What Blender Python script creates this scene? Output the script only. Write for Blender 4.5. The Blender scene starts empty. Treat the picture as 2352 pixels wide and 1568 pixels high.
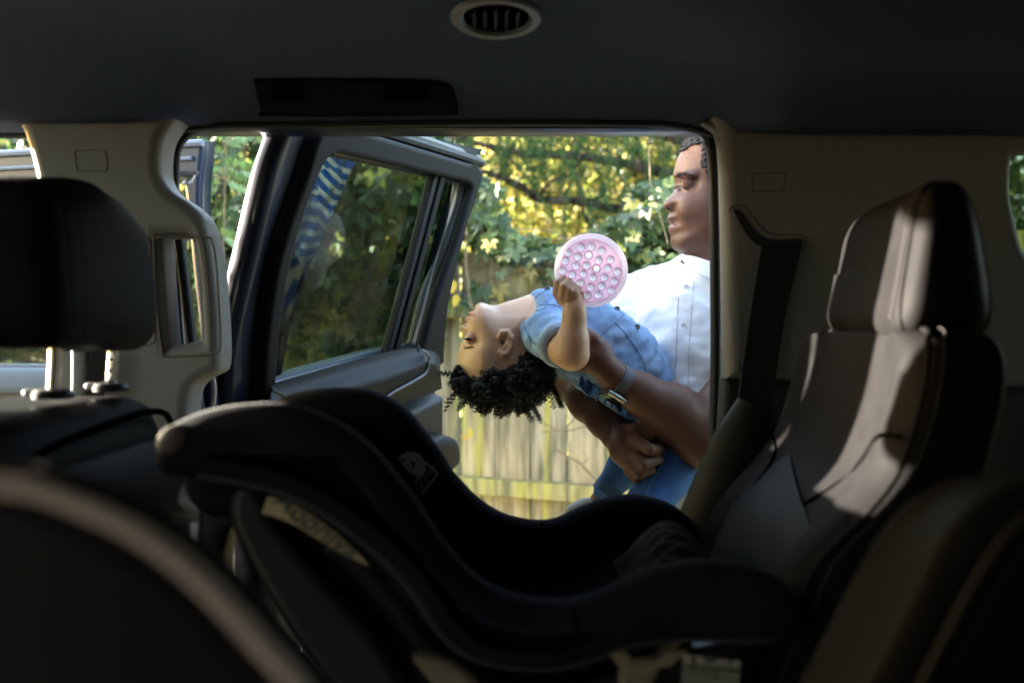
import bpy, bmesh, math, random
import numpy as np
from mathutils import Vector, Matrix, noise as mnoise

# ------------------------------------------------------------------ camera, light, exposure
W0, H0, F, CZ = 2352.0, 1568.0, 2352.0 * 35 / 36, 1.45
scn = bpy.context.scene
cd = bpy.data.cameras.new("camera"); cam = bpy.data.objects.new("camera", cd)
scn.collection.objects.link(cam); scn.camera = cam
cam.location = (0, 0, CZ); cam.rotation_euler = (math.radians(90), 0, 0)
cd.lens = 35; cd.sensor_width = 36; cd.clip_start = 0.02; cd.clip_end = 300
cd.dof.use_dof = True; cd.dof.focus_distance = 1.78; cd.dof.aperture_fstop = 3.1

SUN_TRAVEL = Vector((1.0, -0.34, -0.125)).normalized()
to_sun = -SUN_TRAVEL
ELEV = math.asin(to_sun.z); AZ = math.atan2(to_sun.x, to_sun.y)      # azimuth from +Y, clockwise
world = bpy.data.worlds.new("World"); scn.world = world; world.use_nodes = True
wn = world.node_tree.nodes; wl = world.node_tree.links; wn.clear()
sky = wn.new("ShaderNodeTexSky"); sky.sky_type = 'NISHITA'; sky.sun_disc = False
sky.sun_elevation = ELEV + math.radians(2.5); sky.dust_density = 1.5; sky.ozone_density = 0.3; sky.air_density = 0.9; sky.sun_rotation = AZ
bg = wn.new("ShaderNodeBackground"); bg.inputs['Strength'].default_value = 0.10
wo = wn.new("ShaderNodeOutputWorld")
wl.new(sky.outputs[0], bg.inputs[0]); wl.new(bg.outputs[0], wo.inputs[0])
sd = bpy.data.lights.new("sun", 'SUN'); sun = bpy.data.objects.new("sun", sd); scn.collection.objects.link(sun)
sd.energy = 5.0; sd.angle = math.radians(0.6); sd.color = (1.0, 0.88, 0.76)
sun.rotation_euler = to_sun.to_track_quat('Z', 'Y').to_euler(); sun.location = (-8, 5, 6)
scn.view_settings.view_transform = 'Standard'; scn.view_settings.look = 'None'
scn.view_settings.exposure = 4.65; scn.view_settings.gamma = 1.0
scn.render.engine = 'CYCLES'; scn.cycles.use_denoising = True
scn.cycles.max_bounces = 8; scn.cycles.transparent_max_bounces = 16
scn.cycles.sample_clamp_indirect = 4.0

# ------------------------------------------------------------------ helpers
C0 = Vector((0, 0, CZ))
def T(px, py, d): return Vector(((px - 1176) / F * d, d, CZ - (py - 784) / F * d))

class Pl:
    """a real plane in the car or outside; traced outlines are laid out on it"""
    def __init__(s, O, U, V):
        s.O = Vector(O); s.U = Vector(U).normalized(); V = Vector(V); V = V - V.dot(s.U) * s.U
        s.V = V.normalized(); s.N = s.U.cross(s.V)
    def hit(s, px, py):
        r = Vector(((px - 1176) / F, 1, -(py - 784) / F))
        t = (s.O - C0).dot(s.N) / r.dot(s.N); p = C0 + r * t - s.O
        return (p.dot(s.U), p.dot(s.V))
    def pt(s, u, v, n=0.0): return s.O + s.U * u + s.V * v + s.N * n
    def wp(s, px, py, n=0.0):
        r = Vector(((px - 1176) / F, 1, -(py - 784) / F)); t = (s.O + s.N * n - C0).dot(s.N) / r.dot(s.N); return C0 + r * t
def facing(d): return Pl((0, d, CZ), (1, 0, 0), (0, 0, 1))

def cr(pts, n=6, closed=True):
    """Catmull-Rom; a point given twice stays a corner"""
    P = [np.array(p, float) for p in pts]; out = []; m = len(P)
    rng = range(m if closed else m - 1)
    for i in rng:
        p1 = P[i]; p2 = P[(i + 1) % m]
        p0 = P[i - 1] if (closed or i > 0) else p1
        p3 = P[(i + 2) % m] if (closed or i + 2 < m) else p2
        if np.allclose(p1, p2): continue
        if np.allclose(p0, p1): p0 = p1
        for k in range(n):
            t = k / n
            out.append(0.5 * ((2 * p1) + (-p0 + p2) * t + (2 * p0 - 5 * p1 + 4 * p2 - p3) * t * t + (-p0 + 3 * p1 - 3 * p2 + p3) * t ** 3))
    if not closed: out.append(P[-1])
    return [tuple(p) for p in out]

ROOT = {}          # object -> world location of its own frame
def wloc(o): return ROOT.get(o.name, Vector((0, 0, 0))) if o else Vector((0, 0, 0))
def thing(name, loc, label, cat, group=None):
    o = bpy.data.objects.new(name, None); scn.collection.objects.link(o)
    o.location = loc; o.empty_display_size = 0.05; ROOT[o.name] = Vector(loc)
    o["label"] = label; o["category"] = cat
    if group: o["group"] = group
    return o
def part(name, loc, parent, label=None):
    o = bpy.data.objects.new(name, None); scn.collection.objects.link(o); o.parent = parent
    o.location = Vector(loc) - wloc(parent); o.empty_display_size = 0.05; ROOT[o.name] = Vector(loc)
    if label: o["label"] = label
    return o
def put(name, me, m, parent=None, label=None, cat=None, kind=None, group=None, smooth=True, angle=40):
    """link a mesh whose vertices are in world space"""
    o = bpy.data.objects.new(name, me); scn.collection.objects.link(o); me.name = name
    off = wloc(parent)
    if off.length > 0: me.transform(Matrix.Translation(-off))
    if parent: o.parent = parent
    ROOT[o.name] = Vector(off)
    if m is not None:
        me.materials.clear()
        for k in (m if isinstance(m, (list, tuple)) else [m]): me.materials.append(k)
    if smooth:
        try:
            me.shade_smooth()
            if angle < 180: me.set_sharp_from_angle(angle=math.radians(angle))
        except Exception: pass
    if label: o["label"] = label
    if cat: o["category"] = cat
    if kind: o["kind"] = kind
    if group: o["group"] = group
    return o
def mesh(V, Fc):
    me = bpy.data.meshes.new("m"); me.from_pydata([tuple(v) for v in V], [], [tuple(int(i) for i in f) for f in Fc]); me.update(); return me
def npmesh(V, Q, k=4):
    me = bpy.data.meshes.new("m"); V = np.asarray(V, np.float32); Q = np.asarray(Q, np.int32)
    me.vertices.add(len(V)); me.vertices.foreach_set("co", V.ravel())
    me.loops.add(Q.size); me.loops.foreach_set("vertex_index", Q.ravel())
    me.polygons.add(len(Q)); me.polygons.foreach_set("loop_start", np.arange(0, Q.size, k, dtype=np.int32))
    try: me.polygons.foreach_set("loop_total", np.full(len(Q), k, np.int32))
    except Exception: pass
    me.update(calc_edges=True); me.validate(); return me
def join(meshes):
    bm = bmesh.new()
    for me in meshes: bm.from_mesh(me)
    out = bpy.data.meshes.new("m"); bm.to_mesh(out); bm.free()
    for me in meshes: bpy.data.meshes.remove(me)
    return out

def slab(pl, outline, n0, n1, bevel=0.0, holes=(), res=3, px=True, sm=6):
    """flat shape with holes on plane pl, from depth n0 to n1 along its normal, rounded edges"""
    cu = bpy.data.curves.new("c", 'CURVE'); cu.dimensions = '2D'; cu.fill_mode = 'BOTH'
    for ring in [outline] + list(holes):
        pts = [pl.hit(*p) for p in ring] if px else list(ring)
        if sm: pts = cr(pts, sm)
        sp = cu.splines.new('POLY'); sp.points.add(len(pts) - 1); sp.use_cyclic_u = True
        for i, p in enumerate(pts): sp.points[i].co = (p[0], p[1], 0, 1)
    b = min(bevel, abs(n1 - n0) / 2 * 0.98)
    cu.extrude = max(abs(n1 - n0) / 2 - b, 0.0001); cu.bevel_depth = b; cu.bevel_resolution = res
    cu.offset = -b
    o = bpy.data.objects.new("c", cu); me = bpy.data.meshes.new_from_object(o)
    me = me.copy()
    bpy.data.objects.remove(o); bpy.data.curves.remove(cu)
    M = Matrix.Identity(4)
    for i in range(3):
        M[i][0] = pl.U[i]; M[i][1] = pl.V[i]; M[i][2] = pl.N[i]; M[i][3] = pl.O[i] + pl.N[i] * (n0 + n1) / 2
    me.transform(M); me.materials.clear(); return me

def text(s, pl, px, py, size, rot=0.0, n=0.002, ext=0.0006, align='CENTER', sx=1.0, shear=0.0):
    cu = bpy.data.curves.new("t", 'FONT'); cu.body = s; cu.size = size; cu.extrude = ext; cu.align_x = align; cu.align_y = 'CENTER'; cu.shear = shear
    o = bpy.data.objects.new("t", cu); me = bpy.data.meshes.new_from_object(o).copy()
    bpy.data.objects.remove(o); bpy.data.curves.remove(cu)
    me.transform(Matrix.Diagonal((sx, 1, 1, 1))); me.transform(Matrix.Rotation(rot, 4, 'Z'))
    u, v = pl.hit(px, py); M = Matrix.Identity(4); O = pl.pt(u, v, n)
    for i in range(3):
        M[i][0] = pl.U[i]; M[i][1] = pl.V[i]; M[i][2] = pl.N[i]; M[i][3] = O[i]
    me.transform(M); me.materials.clear(); return me

def tube(pts, r, seg=10, closed=False, sq=1.0, up=None, caps=True):
    """sweep a circle (squashed by sq along the second axis) along world points; r may be a list"""
    P = [Vector(p) for p in pts]; m = len(P); R = r if isinstance(r, (list, tuple)) else [r] * m
    V = []; Fc = []; nrm = None
    for i in range(m):
        a = P[i - 1] if (i > 0 or closed) else P[i]; b = P[(i + 1) % m] if (i < m - 1 or closed) else P[i]
        t = (b - a).normalized()
        if nrm is None:
            nrm = Vector(up) if up is not None else (Vector((0, 0, 1)) if abs(t.z) < 0.9 else Vector((0, 1, 0)))
        if up is not None: nrm = Vector(up)
        nrm = (nrm - nrm.dot(t) * t).normalized(); bi = t.cross(nrm)
        for k in range(seg):
            an = 2 * math.pi * k / seg
            V.append(P[i] + (bi * math.cos(an) + nrm * math.sin(an) * sq) * R[i])
    for i in range(m if closed else m - 1):
        j = (i + 1) % m
        for k in range(seg):
            l = (k + 1) % seg
            Fc.append((i * seg + k, i * seg + l, j * seg + l, j * seg + k))
    if caps and not closed:
        Fc.append(tuple(range(seg))[::-1]); Fc.append(tuple((m - 1) * seg + k for k in range(seg)))
    return mesh(V, Fc)

def stitches(pts, r=0.0007, step=0.006, on=0.6):
    """a row of small thread stitches along a world polyline"""
    P = [Vector(p) for p in pts]; L = [0]
    for a, b in zip(P, P[1:]): L.append(L[-1] + (b - a).length)
    def at(s):
        for i in range(len(P) - 1):
            if s <= L[i + 1]: return P[i].lerp(P[i + 1], (s - L[i]) / max(L[i + 1] - L[i], 1e-9))
        return P[-1]
    out = []; s = 0
    while s + step * on < L[-1]:
        out.append(tube([at(s), at(s + step * on)], r, 5)); s += step
    return join(out)

def rbox(c, half, rad, n=10, f=None):
    """rounded box; f deforms a local point before it is moved to c"""
    h = Vector(half); bm = bmesh.new(); bmesh.ops.create_cube(bm, size=2)
    bmesh.ops.subdivide_edges(bm, edges=bm.edges[:], cuts=n, use_grid_fill=True)
    rad = min(rad, min(half) * 0.999)
    for v in bm.verts:
        p = Vector((v.co.x * h.x, v.co.y * h.y, v.co.z * h.z))
        # spread the cuts so that the rounding gets vertices
        q = Vector([max(-(h[i] - rad), min(h[i] - rad, p[i])) for i in range(3)]); d = p - q
        if d.length > 0: p = q + d.normalized() * rad
        v.co = Vector(c) + (f(p) if f else p)
    me = bpy.data.meshes.new("m"); bm.to_mesh(me); bm.free(); return me

def grid(fn, us, vs, closed_u=False):
    V = [fn(u, v) for u in us for v in vs]; nu, nv = len(us), len(vs); Fc = []
    for i in range(nu if closed_u else nu - 1):
        for j in range(nv - 1):
            a = i * nv + j; b = ((i + 1) % nu) * nv + j; Fc.append((a, b, b + 1, a + 1))
    return mesh(V, Fc)
def lin(a, b, n): return [a + (b - a) * i / (n - 1) for i in range(n)]
def solid(me, t):
    """give a sheet thickness t (downwards along its normals)"""
    bm = bmesh.new(); bm.from_mesh(me); bmesh.ops.solidify(bm, geom=bm.faces[:], thickness=t); bm.to_mesh(me); bm.free(); return me
def lathe(c, axis, prof, seg=24):
    """prof: list of (radius, height along axis)"""
    q = Vector(axis).to_track_quat('Z', 'Y'); V = []; Fc = []
    for r, h in prof:
        for k in range(seg):
            a = 2 * math.pi * k / seg; V.append(Vector(c) + q @ Vector((r * math.cos(a), r * math.sin(a), h)))
    for i in range(len(prof) - 1):
        for k in range(seg):
            l = (k + 1) % seg; Fc.append((i * seg + k, i * seg + l, (i + 1) * seg + l, (i + 1) * seg + k))
    Fc.append(tuple(range(seg))[::-1]); Fc.append(tuple((len(prof) - 1) * seg + k for k in range(seg)))
    return mesh(V, Fc)

# ------------------------------------------------------------------ implicit bodies (smooth unions meshed by surface nets)
class Field:
    def __init__(s, lo, hi, h):
        s.lo = np.array(lo, float); s.h = h; s.n = np.ceil((np.array(hi, float) - s.lo) / h).astype(int) + 1
        s.D = np.full(s.n, 0.2, np.float32)
        s.ax = [(s.lo[i] + h * np.arange(s.n[i])).astype(np.float32) for i in range(3)]
    def sub(s, lo, hi):
        a = np.clip(np.floor((np.array(lo) - s.lo) / s.h).astype(int), 0, s.n - 1); b = np.clip(np.ceil((np.array(hi) - s.lo) / s.h).astype(int) + 1, 1, s.n)
        sl = tuple(slice(int(a[i]), int(max(b[i], a[i] + 1))) for i in range(3))
        return sl, s.ax[0][sl[0]][:, None, None], s.ax[1][sl[1]][None, :, None], s.ax[2][sl[2]][None, None, :]
    def comb(s, sl, d, k, cut=False):
        D = s.D[sl]
        if cut: d = -d; h = np.clip(0.5 - 0.5 * (D - d) / k, 0, 1) if k > 0 else None; s.D[sl] = (D * (1 - h) + d * h + k * h * (1 - h)) if k > 0 else np.maximum(D, d)
        else: h = np.clip(0.5 + 0.5 * (D - d) / k, 0, 1) if k > 0 else None; s.D[sl] = (D * (1 - h) + d * h - k * h * (1 - h)) if k > 0 else np.minimum(D, d)
    def cone(s, a, b, ra, rb, k=0.01, cut=False):
        a = np.array(a, np.float32); b = np.array(b, np.float32); m = max(ra, rb) + 0.03 + k
        sl, X, Y, Z = s.sub(np.minimum(a, b) - m, np.maximum(a, b) + m)
        ba = b - a; L = max(float(ba @ ba), 1e-9)
        t = np.clip(((X - a[0]) * ba[0] + (Y - a[1]) * ba[1] + (Z - a[2]) * ba[2]) / L, 0, 1)
        d = np.sqrt((X - a[0] - t * ba[0]) ** 2 + (Y - a[1] - t * ba[1]) ** 2 + (Z - a[2] - t * ba[2]) ** 2) - (ra + (rb - ra) * t)
        s.comb(sl, d, k, cut)
    def chain(s, pts, rs, k=0.01):
        for i in range(len(pts) - 1): s.cone(pts[i], pts[i + 1], rs[i], rs[i + 1], k)
    def ell(s, c, r, k=0.01, cut=False, R=None):
        """ellipsoid, R = 3x3 rotation whose rows are its own axes"""
        c = np.array(c, np.float32); m = max(r) + 0.03 + k; sl, X, Y, Z = s.sub(c - m, c + m)
        x, y, z = X - c[0], Y - c[1], Z - c[2]
        if R is not None:
            R = np.array(R, np.float32); x, y, z = (R[i][0] * x + R[i][1] * y + R[i][2] * z for i in range(3))
        k0 = np.sqrt((x / r[0]) ** 2 + (y / r[1]) ** 2 + (z / r[2]) ** 2); k1 = np.sqrt((x / r[0] ** 2) ** 2 + (y / r[1] ** 2) ** 2 + (z / r[2] ** 2) ** 2)
        s.comb(sl, k0 * (k0 - 1) / np.maximum(k1, 1e-6), k, cut)
    def profile(s, poly, yc, R, Wf, k=0.01, m=0.03):
        """head from its side outline (x,z points): bulges to half width Wf(X,Z) away from the outline"""
        P = np.array(poly, np.float32); lo = P.min(0) - m; hi = P.max(0) + m
        sl, X, Y, Z = s.sub((lo[0], yc - 0.14, lo[1]), (hi[0], yc + 0.14, hi[1])); x = X[:, 0, 0][:, None]; z = Z[0, 0][None, :]
        dm = np.full((x.shape[0], z.shape[1]), 9.0, np.float32); ins = np.zeros_like(dm, bool)
        for i in range(len(P)):
            a = P[i]; b = P[(i + 1) % len(P)]; ba = b - a; t = np.clip(((x - a[0]) * ba[0] + (z - a[1]) * ba[1]) / max(float(ba @ ba), 1e-9), 0, 1)
            dm = np.minimum(dm, np.sqrt((x - a[0] - t * ba[0]) ** 2 + (z - a[1] - t * ba[1]) ** 2))
            if a[1] != b[1]: ins ^= ((a[1] > z) != (b[1] > z)) & (x < (b[0] - a[0]) * (z - a[1]) / (b[1] - a[1]) + a[0])
        sd_ = np.where(ins, dm, -dm)
        for _ in range(2):                                            # soften the medial ridge
            q = sd_.copy(); q[1:-1, 1:-1] = (sd_[1:-1, 1:-1] * 2 + sd_[2:, 1:-1] + sd_[:-2, 1:-1] + sd_[1:-1, 2:] + sd_[1:-1, :-2]) / 6; sd_ = np.where(sd_ > R * 0.35, q, sd_)
        g = 1 - np.minimum(sd_ / R, 1); w = Wf(x, z) + 0 * g
        f = (np.sqrt(g[:, None, :] ** 2 + ((Y - yc) / w[:, None, :]) ** 2) - 1) * min(R, 0.07)
        s.comb(sl, f.astype(np.float32), k)
    def clip(s, poly):
        """keep only what lies inside the side outline"""
        P = np.array(poly, np.float32); x = s.ax[0][:, None]; z = s.ax[2][None, :]; dm = np.full((len(s.ax[0]), len(s.ax[2])), 9.0, np.float32); ins = np.zeros_like(dm, bool)
        for i in range(len(P)):
            a = P[i]; b = P[(i + 1) % len(P)]; ba = b - a; t = np.clip(((x - a[0]) * ba[0] + (z - a[1]) * ba[1]) / max(float(ba @ ba), 1e-9), 0, 1)
            dm = np.minimum(dm, np.sqrt((x - a[0] - t * ba[0]) ** 2 + (z - a[1] - t * ba[1]) ** 2))
            if a[1] != b[1]: ins ^= ((a[1] > z) != (b[1] > z)) & (x < (b[0] - a[0]) * (z - a[1]) / (b[1] - a[1]) + a[0])
        s.D = np.maximum(s.D, np.where(ins, -dm, dm)[:, None, :])
    def wrinkle(s, amp, scale, seed=0, stretch=(1, 1, 1)):
        """low smooth folds: sines with random directions added to the field near the surface"""
        rg = np.random.RandomState(seed); X, Y, Z = s.ax[0][:, None, None], s.ax[1][None, :, None], s.ax[2][None, None, :]
        for q in range(7):
            d = rg.normal(size=3) * stretch; d = d / np.linalg.norm(d) * scale * rg.uniform(.6, 1.7); e = rg.normal(size=3) * scale * .5
            ph = np.sin(X * e[0] + Y * e[1] + Z * e[2] + q)
            s.D += (amp / 3) * np.sin(X * d[0] + Y * d[1] + Z * d[2] + 1.6 * ph + q * 2.1).astype(np.float32)
    def mesh(s, smooth=2):
        D = s.D; I = D < 0; c = [(i, j, k) for i in (0, 1) for j in (0, 1) for k in (0, 1)]; n = D.shape
        S = sum(I[i:n[0] - 1 + i, j:n[1] - 1 + j, k:n[2] - 1 + k].astype(np.int8) for i, j, k in c)
        cells = np.argwhere((S > 0) & (S < 8)); idx = np.full((n[0] - 1, n[1] - 1, n[2] - 1), -1, np.int32); idx[tuple(cells.T)] = np.arange(len(cells))
        acc = np.zeros((len(cells), 3)); cnt = np.zeros(len(cells))
        for a in c:
            for ax in range(3):
                if a[ax] == 0:
                    b = list(a); b[ax] = 1; va = D[tuple((cells + a).T)]; vb = D[tuple((cells + b).T)]
                    m = (va < 0) != (vb < 0); t = np.where(m, va / np.where(m, va - vb, 1), 0); p = np.tile(np.array(a, float), (len(cells), 1)); p[:, ax] = t
                    acc += p * m[:, None]; cnt += m
        V = (cells + acc / cnt[:, None]) * s.h + s.lo; Q = []
        for ax in range(3):
            u, v = (ax + 1) % 3, (ax + 2) % 3; A = np.moveaxis(I, ax, 0); ch = A[:-1] != A[1:]
            e = np.argwhere(np.moveaxis(ch, 0, ax)); e = e[(e[:, u] > 0) & (e[:, v] > 0)]
            lim = np.array(n) - 1; e = e[(e[:, u] < lim[u]) & (e[:, v] < lim[v])]
            du = np.zeros(3, int); du[u] = 1; dv = np.zeros(3, int); dv[v] = 1
            q = np.stack([idx[tuple((e - o).T)] for o in (0 * du, du, du + dv, dv)], 1)
            flip = ~I[tuple(e.T)]; q[flip] = q[flip][:, ::-1]; Q.append(q)
        Q = np.concatenate(Q); Q = Q[(Q >= 0).all(1)]
        for _ in range(smooth):
            acc = np.zeros_like(V); cn = np.zeros(len(V))
            for a in range(4):
                i, j = Q[:, a], Q[:, (a + 1) % 4]; np.add.at(acc, i, V[j]); np.add.at(acc, j, V[i]); np.add.at(cn, i, 1); np.add.at(cn, j, 1)
            V = V * 0.5 + 0.5 * acc / np.maximum(cn, 1)[:, None]
        return npmesh(V, Q[:, ::-1])
def paint(me, fn, name="Col"):
    n = len(me.vertices); co = np.empty(n * 3, np.float32); me.vertices.foreach_get("co", co); co = co.reshape(-1, 3)
    col = np.ones((n, 4), np.float32); col[:, :3] = fn(co); a = me.color_attributes.new(name, 'FLOAT_COLOR', 'POINT'); a.data.foreach_set("color", col.ravel())

# ------------------------------------------------------------------ materials
MATS = {}
def mat(name, col, rough=0.6, spec=0.5, metal=0.0, vary=0.0, vscale=8.0, bump=0.0, bscale=200.0, col2=None, sheen=0.0, sss=0.0,
        coat=0.0, trans=0.0, attr=None, stretch=None, bdist=0.001):
    if name in MATS: return MATS[name]
    m = bpy.data.materials.new(name); m.use_nodes = True; N = m.node_tree.nodes; L = m.node_tree.links
    b = N["Principled BSDF"]; b.inputs["Roughness"].default_value = rough; b.inputs["Metallic"].default_value = metal
    b.inputs["Specular IOR Level"].default_value = spec; b.inputs["Base Color"].default_value = (*col, 1)
    tc = N.new("ShaderNodeTexCoord"); src = tc.outputs["Object"]
    if stretch:
        mp = N.new("ShaderNodeMapping"); mp.inputs["Scale"].default_value = stretch; L.new(src, mp.inputs[0]); src = mp.outputs[0]
    cs = None
    if vary > 0 or col2:
        nz = N.new("ShaderNodeTexNoise"); nz.inputs["Scale"].default_value = vscale; nz.inputs["Detail"].default_value = 5; L.new(src, nz.inputs[0])
        rp = N.new("ShaderNodeValToRGB"); rp.color_ramp.elements[0].position = 0.35; rp.color_ramp.elements[1].position = 0.68
        c1 = tuple(c * (1 - vary) for c in col); c2 = col2 or tuple(min(1, c * (1 + vary)) for c in col)
        rp.color_ramp.elements[0].color = (*c1, 1); rp.color_ramp.elements[1].color = (*c2, 1); L.new(nz.outputs[0], rp.inputs[0]); cs = rp.outputs[0]
    if attr:
        at = N.new("ShaderNodeAttribute"); at.attribute_name = attr
        if cs:
            mx = N.new("ShaderNodeMixRGB"); mx.blend_type = 'MULTIPLY'; mx.inputs[0].default_value = 1; L.new(at.outputs["Color"], mx.inputs[1]); L.new(cs, mx.inputs[2]); cs = mx.outputs[0]
        else: cs = at.outputs["Color"]
    if cs: L.new(cs, b.inputs["Base Color"])
    if bump > 0:
        nb = N.new("ShaderNodeTexNoise"); nb.inputs["Scale"].default_value = bscale; nb.inputs["Detail"].default_value = 4; L.new(src, nb.inputs[0])
        bp = N.new("ShaderNodeBump"); bp.inputs["Strength"].default_value = bump; bp.inputs["Distance"].default_value = bdist; L.new(nb.outputs[0], bp.inputs["Height"]); L.new(bp.outputs[0], b.inputs["Normal"])
    if sheen: b.inputs["Sheen Weight"].default_value = sheen; b.inputs["Sheen Roughness"].default_value = 0.4
    if sss: b.inputs["Subsurface Weight"].default_value = sss; b.inputs["Subsurface Radius"].default_value = (0.012, 0.004, 0.002); b.inputs["Subsurface Scale"].default_value = 1.0
    if coat: b.inputs["Coat Weight"].default_value = coat; b.inputs["Coat Roughness"].default_value = 0.08
    if trans:
        tr = N.new("ShaderNodeBsdfTranslucent"); mx2 = N.new("ShaderNodeMixShader"); mx2.inputs[0].default_value = trans
        if cs: L.new(cs, tr.inputs[0])
        else: tr.inputs[0].default_value = (*col, 1)
        L.new(b.outputs[0], mx2.inputs[1]); L.new(tr.outputs[0], mx2.inputs[2]); L.new(mx2.outputs[0], N["Material Output"].inputs[0])
    MATS[name] = m; return m
def glass(name, tint, refl=0.08):
    m = bpy.data.materials.new(name); m.use_nodes = True; N = m.node_tree.nodes; L = m.node_tree.links; N.clear()
    t = N.new("ShaderNodeBsdfTransparent"); t.inputs[0].default_value = (*tint, 1)
    g = N.new("ShaderNodeBsdfGlossy"); g.inputs["Roughness"].default_value = 0.0
    lw = N.new("ShaderNodeLayerWeight"); pw = N.new("ShaderNodeMath"); pw.operation = 'POWER'; pw.inputs[1].default_value = 5
    fr = N.new("ShaderNodeMath"); fr.operation = 'MULTIPLY_ADD'; fr.inputs[1].default_value = 0.9; fr.inputs[2].default_value = 0.012
    L.new(lw.outputs["Facing"], pw.inputs[0]); L.new(pw.outputs[0], fr.inputs[0])
    mx = N.new("ShaderNodeMixShader"); o = N.new("ShaderNodeOutputMaterial")
    L.new(fr.outputs[0], mx.inputs[0]); L.new(t.outputs[0], mx.inputs[1]); L.new(g.outputs[0], mx.inputs[2]); L.new(mx.outputs[0], o.inputs[0]); MATS[name] = m; return m

M_head = mat("headliner_cloth", (0.038, 0.050, 0.078), 0.9, 0.1, vary=0.1, vscale=400, bump=0.3, bscale=900)
M_beige = mat("beige_trim", (0.150, 0.143, 0.132), 0.55, 0.35, bump=0.15, bscale=700)
M_black = mat("black_trim", (0.012, 0.013, 0.015), 0.6, 0.3, bump=0.1, bscale=600)
M_rubber = mat("rubber_seal", (0.010, 0.011, 0.013), 0.55, 0.4)
M_leather = mat("black_leather", (0.0060, 0.0058, 0.0057), 0.55, 0.02, bump=0.35, bscale=520, bdist=0.0006, vary=0.15, vscale=30)
M_leather2 = mat("charcoal_leather", (0.0072, 0.0082, 0.0098), 0.55, 0.04, bump=0.35, bscale=520, bdist=0.0006)
M_seamdark = mat("dark_seam", (0.0015, 0.0015, 0.0016), 0.9, 0.0)
M_thread = mat("grey_thread", (0.045, 0.041, 0.037), 0.8, 0.2)
M_chrome = mat("brushed_chrome", (0.55, 0.54, 0.52), 0.22, 0.5, metal=1.0)
M_paint = mat("navy_car_paint", (0.007, 0.015, 0.034), 0.35, 0.4, coat=0.2)
M_door = mat("door_vinyl", (0.0115, 0.0125, 0.0150), 0.5, 0.2, bump=0.3, bscale=600, bdist=0.0006)
M_door2 = mat("door_frame_plastic", (0.0065, 0.0072, 0.0088), 0.6, 0.15, bump=0.15, bscale=700)
M_csf = mat("child_seat_fabric", (0.0110, 0.0110, 0.0125), 0.95, 0.05, bump=0.5, bscale=700, vary=0.25, vscale=18)
M_csf2 = mat("child_seat_brown_fabric", (0.018, 0.014, 0.013), 0.95, 0.15, bump=0.4, bscale=900, sheen=0.15)
M_plastic = mat("black_shell_plastic", (0.010, 0.010, 0.011), 0.4, 0.4)
M_glass = glass("tinted_glass", (0.40, 0.45, 0.40)); M_clear = glass("clear_glass", (0.86, 0.90, 0.88)); M_dark = glass("privacy_glass", (0.004, 0.004, 0.004))
# ------------------------------------------------------------------ ground
def gfn(u, v):
    n = mnoise.noise(Vector((u * .7, v * .7, 0))) * 0.03
    return Vector((u, v, n if v > 2.3 else n * .3))
gm = grid(gfn, [-40, -15] + lin(-8, 8, 60) + [15, 40], [-20, -6] + lin(-2, 12, 60) + [20, 45])
M_ground = mat("leaf_litter_ground", (0.13, 0.105, 0.06), 0.95, 0.2, vscale=14, col2=(0.10, 0.14, 0.045), bump=0.8, bscale=60, bdist=0.02)
put("ground", gm, M_ground, kind="structure")

# ------------------------------------------------------------------ the car
car = thing("car", (0, 0.6, 0), "dark cabin of a navy family car with its side doors swung open", "car")
ZT = [(-0.43, .300), (-0.40, .335), (-.3, .37), (0, .40), (.4, .41), (.9, .405), (1.18, .395), (1.28, .381), (1.36, .363), (1.42, .346), (1.45, .330), (1.468, .318)]
def zprof(y): return float(np.interp(y, [a for a, b in ZT], [b for a, b in ZT]))
def sstep(a, b, x): t = max(0, min(1, (x - a) / (b - a))); return t * t * (3 - 2 * t)
def zroof(x, y):
    pz = max(1 - sstep(-.475, -.43, x), sstep(.29, .36, x))
    z = zprof(min(y + .085 * pz * sstep(1.15, 1.36, y), 1.468))
    drop = -0.020 * sstep(.22, .34, x) - 0.012 * (1 - sstep(-.56, -.42, x))
    z += drop * sstep(1.2, 1.45, y) - 0.062 * sstep(.05, .34, x) * math.exp(-((y - 1.15) / .15) ** 2)
    z += 0.006 * math.exp(-((x - .02) / .4) ** 2) * sstep(1.3, 1.46, y)
    return CZ + z
hl = grid(lambda u, v: Vector((u, v, zroof(u, v))), lin(-1.25, 2.5, 120), [-.43, -.40, -.35] + lin(-.3, 1.0, 14) + lin(1.05, 1.468, 30))
put("headliner", hl, M_head, car, angle=180)
lip = [Vector((x, 1.470, zroof(x, 1.468) - .001)) for x in lin(-1.2, .33, 60)]
put("roof_edge_trim", tube(lip, 0.006, 8), M_rubber, car)
put("roof_panel", rbox((0.6, .56, CZ + .455), (1.95, 1.02, .025), .02, 6), M_paint, car)
side = rbox((0.65, 1.515, CZ + .40), (1.9, .030, .085), .012, 4)
put("roof_rail", side, M_paint, car, angle=60)
put("roof_rail", rbox((0.65, -.46, CZ + .37), (1.9, .03, .085), .02, 4), M_paint, car, angle=60)
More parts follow.
